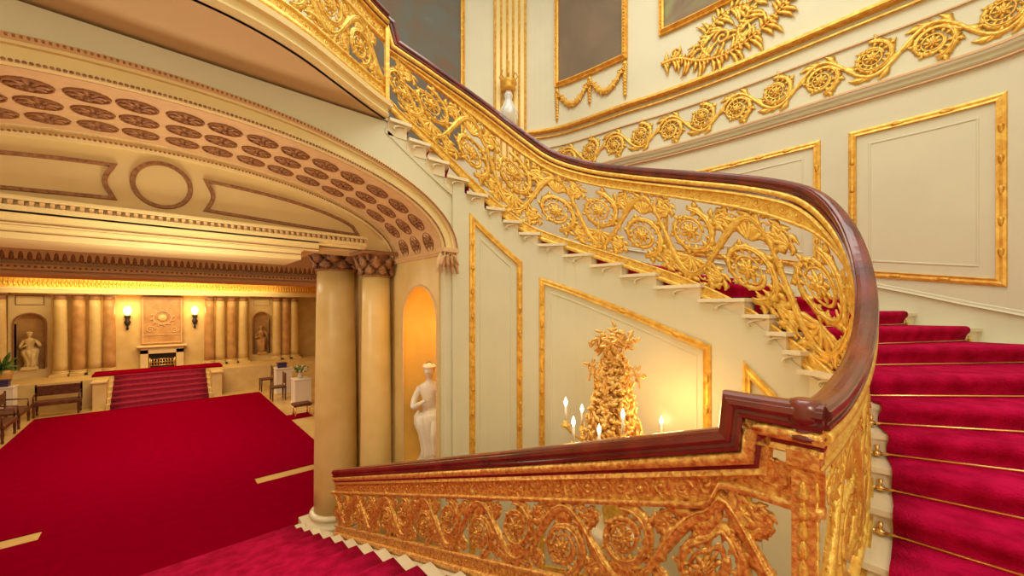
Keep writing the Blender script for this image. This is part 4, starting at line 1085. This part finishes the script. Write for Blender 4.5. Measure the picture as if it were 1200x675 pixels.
for i in range(2, K, 2):
    p, q = P[i], P[i-1]; t = math.atan2(p[1]-q[1], p[0]-q[0]); mb.leaf(OZ, p[0], p[1], t+(.6 if (i//2) % 2 else -.6), .17, .042, (-.8 if (i//2) % 2 else .8), .016, 2, .015)
mb.build('running_stem', GOLD, fz)

# ================================================================== PAINTINGS AND GILT ORNAMENT ON THE UPPER WALL
def ob(px): return OUTER.find(bearing(px), near_a(OUTER, (6.45, 0)), OUTER.L-1)
def painting(aL, aR, z0, z1, label, canvas, wf=.09):
    root = tag(empty('painting', OZ((aL+aR)/2, z0, .03)), label, 'painting')
    lo, hi = min(aL, aR), max(aL, aR)
    mb = MB(); K = 16; mb.grid([[OZ(lo+(hi-lo)*i/K, z0, .03), OZ(lo+(hi-lo)*i/K, z1, .03), OZ(lo+(hi-lo)*i/K, z1, .005), OZ(lo+(hi-lo)*i/K, z0, .005)] for i in range(K+1)], False, closev=True); mb.build('canvas', canvas, root)
    mb = MB(); mb.sweep(OZ, [(lo, z0), (hi, z0), (hi, z1), (lo, z1)], [(-wf/2, 0), (-wf/2, .06), (-wf*.2, .04), (wf*.2, .085), (wf/2, .07), (wf/2, 0)], closed=True, step=.12); mb.build('frame', GOLDF, root)
    mb = MB()
    for zz in [z0+.06*k for k in range(int((z1-z0)/.06))]:
        for s_ in (lo, hi): mb.ball(OZ, s_, zz, .014, .08, 1, 5)
    mb.build('bead_edging', GOLD, root)
    return root
painting(ob(541), ob(405), 3.05, 6.9, 'tall dim grey-blue painting in a gilt frame, top centre above the handrail', CANVAS1)
painting(ob(733), ob(653), 4.50, 7.2, 'olive and brown painting in a gilt frame with a swag garland beneath it', CANVAS2)
painting(ob(905), ob(776), 4.66, 7.2, 'painting in a gilt frame cut off by the top edge, above the leaf ornament', CANVAS2)
# swag garland
def garland(cl, cr, z, label):
    root = tag(empty('swag_garland', OZ((cl+cr)/2, z, .03)), label, 'garland')
    lo, hi = min(cl, cr), max(cl, cr); mid = (lo+hi)/2
    for nm, x0, x1 in (('swag', lo, mid), ('swag', mid, hi)):
        mb = MB(); N = 16; P = [(x0+(x1-x0)*i/N, z-.34*math.sin(PI*i/N)) for i in range(N+1)]
        mb.tube(OZ, P, [.02+.035*math.sin(PI*i/N) for i in range(N+1)], 8, .8, .03)
        for i in range(1, N): 
            for g in (-1.2, 1.2, 2.6): mb.leaf(OZ, P[i][0], P[i][1], g+i, .08, .025, .4, .02, 1, .05)
        mb.build(nm, GOLDF, root)
    for x0, ln in ((lo, .62), (mid, .5), (hi, .62)):
        mb = MB()
        for k in range(int(ln/.06)):
            for g in (-1.1, -2.0): mb.leaf(OZ, x0, z+.03-k*.06, g, .10*(1-.5*k*.06/ln), .03, 0, .02, 1, .03)
        mb.tube(OZ, [(x0, z+.08), (x0, z-ln)], [.02, .008], 6, 1, .02); mb.ball(OZ, x0, z+.02, .05, .03)
        mb.build('drop', GOLDF, root)
garland(ob(733), ob(653), 4.36, 'gilt swag garland hanging under the olive painting')
# large leaf ornament below the cut-off painting
lo_ = tag(empty('leaf_ornament', OZ(ob(850), 4.2, .03)), 'large feathery gilt acanthus ornament below the painting at top right', 'wall ornament')
aL, aR = ob(776), ob(934)
def lerp_path(pts, n=8): return catmull([(aL+(aR-aL)*f, z) for f, z in pts], n)
def plume(mb, P, r0, ln0, both=True, k0=1, wd=.036):
    N = len(P)-1
    mb.tube(OZ, P, [r0*(1-.7*i/N) for i in range(N+1)], 7, 1, .03)
    for i in range(k0, N):
        p, q = P[i], P[i-1]; t = math.atan2(p[1]-q[1], p[0]-q[0]); ln = ln0*(.55+.45*math.sin(i*1.7))*(.5+.5*math.sin(PI*(i+2)/(N+4)))+.04
        mb.leaf(OZ, p[0], p[1], t+.8, ln, wd, .9, .03, 3, .03)
        if both: mb.leaf(OZ, p[0], p[1], t-.8, ln*.8, wd*.9, -.9, .03, 3, .03)
mb = MB(); plume(mb, lerp_path([(0, 4.12), (.15, 4.10), (.32, 3.93), (.52, 3.86), (.72, 3.95), (.88, 4.12), (1.0, 4.34)], 6), .036, .34); mb.build('acanthus_branch', GOLDF, lo_)
mb = MB(); plume(mb, lerp_path([(.40, 3.92), (.34, 4.15), (.42, 4.38), (.56, 4.50), (.70, 4.44)], 5), .03, .30); mb.build('plume', GOLD, lo_)
mb = MB(); plume(mb, lerp_path([(.66, 3.92), (.62, 4.12), (.72, 4.36), (.88, 4.56), (1.02, 4.60)], 5), .03, .30); mb.build('plume', GOLD, lo_)
mb = MB(); mb.tube(OZ, spiral(aL+(aR-aL)*.50, 4.14, .13, 0, 1.5, 1, 20), .024, 7, 1, .03); mb.tube(OZ, spiral(aL+(aR-aL)*.12, 4.20, .09, PI, 1.5, -1, 20), .018, 7, 1, .03); mb.build('scroll', GOLDF, lo_)

# gilt pilaster panel and crystal wall lamp
pa = tag(empty('pilaster', OZ(ob(598), 2.3, .02)), 'slim cream pilaster panel with gilt edging between the two tall paintings', 'pilaster')
mb = MB(); l0, l1 = ob(616), ob(580)
mb.grid([[OZ(l0+(l1-l0)*i/8, 2.26, 0), OZ(l0+(l1-l0)*i/8, 2.26, .05), OZ(l0+(l1-l0)*i/8, 7.2, .05), OZ(l0+(l1-l0)*i/8, 7.2, 0)] for i in range(9)], False, closev=True); mb.build('shaft', PILM, pa)
for s_ in (l0, l1, l0+(l1-l0)*.2, l0+(l1-l0)*.4, l0+(l1-l0)*.6, l0+(l1-l0)*.8):
    mb = MB(); mb.sweep(OZ, [(s_, 2.3), (s_, 7.1)], [(-.025, .0), (-.02, .07), (0, .085), (.02, .07), (.025, 0)], step=.5); mb.build('gilt_edging', GOLDF, pa)
lm = tag(empty('crystal_lamp', OZ(ob(595), 4.0, .2)), 'gilt bracket with a clear glass shade mounted on the pilaster above the handrail', 'wall lamp')
c = Vector(OZ(ob(595), 0, .22))
mb = MB(); mb.lathe(c.x, c.y, [(.10, 4.62), (.16, 4.60), (.17, 4.55), (.12, 4.50), (.15, 4.44), (.10, 4.40)], 16); mb.tube3([(c.x, c.y, 4.62), (c.x, c.y, 5.0)], .02); mb.tube3([OZ(ob(595), 4.6, .02), (c.x, c.y, 4.6)], .03)
for k in range(8): g = k*PI/4; mb.tube3([(c.x+.12*math.cos(g), c.y+.12*math.sin(g), 4.6), (c.x+.19*math.cos(g), c.y+.19*math.sin(g), 4.68), (c.x+.15*math.cos(g), c.y+.15*math.sin(g), 4.76)], .012, 6)
mb.build('bracket', GOLDF, lm)
mb = MB(); mb.lathe(c.x, c.y, [(.06, 4.40), (.09, 4.30), (.07, 4.22), (.12, 4.10), (.19, 3.98), (.20, 3.85), (.15, 3.70), (.06, 3.62)], 18); mb.build('shade', CRYSTAL, lm)

# ================================================================== CANDELABRUM IN THE STAIR WELL
cx, cy = 3.50, 2.33
cb = tag(empty('candelabrum', (cx, cy, FZ)), 'tall gilded candelabrum heaped with glittering leafwork and lit candles, under the curved stairs', 'candelabrum')
mb = MB(); mb.lathe(cx, cy, [(.30, FZ), (.32, FZ+.06), (.28, FZ+.1), (.24, FZ+.16), (.20, FZ+1.3), (.24, FZ+1.4), (.27, FZ+1.5), (.2, FZ+1.55)], 24); mb.build('pedestal', MARBLE, cb)
mb = MB(); mb.lathe(cx, cy, [(.10, FZ+1.55), (.12, FZ+1.7), (.05, FZ+1.9), (.08, -1.5), (.045, -1.3), (.06, -1.0), (.03, -.8), (.05, -.62), (.025, -.5), (.02, -.30)], 16); mb.build('stem', GOLD, cb)
rnd = random.Random(11)
mb = MB()
for k in range(1250):
    f = rnd.random()**1.15; z = -1.60+f*1.10; R = .37*(1-f)+.11*f; g = rnd.uniform(0, 2*PI); u = rnd.uniform(.45, 1)
    bx, by = cx+R*math.cos(g)*u, cy+R*math.sin(g)*u
    ux, uy = -math.sin(g), math.cos(g)
    Mx = lambda a, b, n: (bx+ux*a+math.cos(g)*n, by+uy*a+math.sin(g)*n, z+b)
    mb.leaf(Mx, 0, 0, rnd.uniform(0, 2*PI), rnd.uniform(.07, .12), rnd.uniform(.022, .036), rnd.uniform(-1, 1), .018, 2)
for k in range(150):
    f = rnd.random(); z = -1.58+f*1.05; R = .38*(1-f)+.11*f; g = rnd.uniform(0, 2*PI)
    mb.ball(lambda a, b, n: (cx+R*math.cos(g)+a, cy+R*math.sin(g)+n, z+b), 0, 0, rnd.uniform(.014, .026), 0, 1, 7)
mb.build('leafwork', SPARK, cb)
mb = MB()
for g0 in (.3, 2.2, 3.5, 5.3):
    for k in range(34):
        p = Vector((cx+.13*math.cos(g0), cy+.13*math.sin(g0), -.36))+Vector((rnd.gauss(0, .035), rnd.gauss(0, .035), rnd.gauss(0, .05))); g = rnd.uniform(0, 2*PI)
        mb.leaf(lambda a, b, n: (p.x+a*.745+n*.667, p.y-a*.667+n*.745, p.z+b), 0, 0, g, .08, .022, .8, .015, 1)
    mb.tube3([(cx, cy, -.62), (cx+.05*math.cos(g0), cy+.05*math.sin(g0), -.48), (cx+.12*math.cos(g0), cy+.12*math.sin(g0), -.40)], .012, 6)
for g0 in (0.1, 1.7, 3.2, 4.8):
    P = [(cx+r_*math.cos(g0), cy+r_*math.sin(g0), z) for r_, z in ((.02, -.72), (.10, -.62), (.20, -.60), (.26, -.68), (.29, -.80))]; mb.tube3(catmull(P, 3), .012, 6)
    for k in range(12):
        p = Vector(P[3])+Vector((rnd.gauss(0, .03), rnd.gauss(0, .03), rnd.gauss(0, .05))); mb.leaf(lambda a, b, n: (p.x+a*.745+n*.667, p.y-a*.667+n*.745, p.z+b), 0, 0, rnd.uniform(0, 6), .07, .02, .6, .014, 1)
mb.build('top_sprays', SPARK, cb)
# candles on arms (offsets around the stem taken from image pixels at chosen depths)
for k, (dx, dy, z) in enumerate([(-0.424, 0.285, -0.981), (-0.585, 0.053, -1.1), (0.02, 0.425, -1.154), (-0.453, -0.145, -1.155), (-0.321, -0.316, -1.0), (0.638, -0.195, -1.274)]):
    ex, ey = cx+dx, cy+dy
    mb = MB(); mb.tube3(catmull([(cx, cy, z-.30), (cx+dx*.4, cy+dy*.4, z-.42), (cx+dx*.8, cy+dy*.8, z-.34), (ex, ey, z-.24)], 4), .013, 7)
    mb.lathe(ex, ey, [(.012, z-.25), (.05, z-.235), (.055, z-.225), (.02, z-.215), (.022, z-.18)], 12); arm = mb.build('candle_arm', GOLD, cb)
    mb = MB(); mb.lathe(ex, ey, [(.013, z-.19), (.013, z-.03)], 10); cn = mb.build('candle', WAX, arm); 
    mb = MB(); mb.lathe(ex, ey, [(.004, z-.03), (.018, z-.008), (.021, z+.012), (.012, z+.035), (.002, z+.062)], 10); mb.build('flame', FLAME, arm)
point('candle_glow', (cx+.05, cy-.55, -1.05), 7, (1, .55, .18), .1)
point('candle_glow', (cx+.27, cy-.38, -1.0), 10, (1, .56, .20), .15)
point('candle_glow', (cx-.30, cy+.50, -.95), 4, (1, .55, .18), .1)
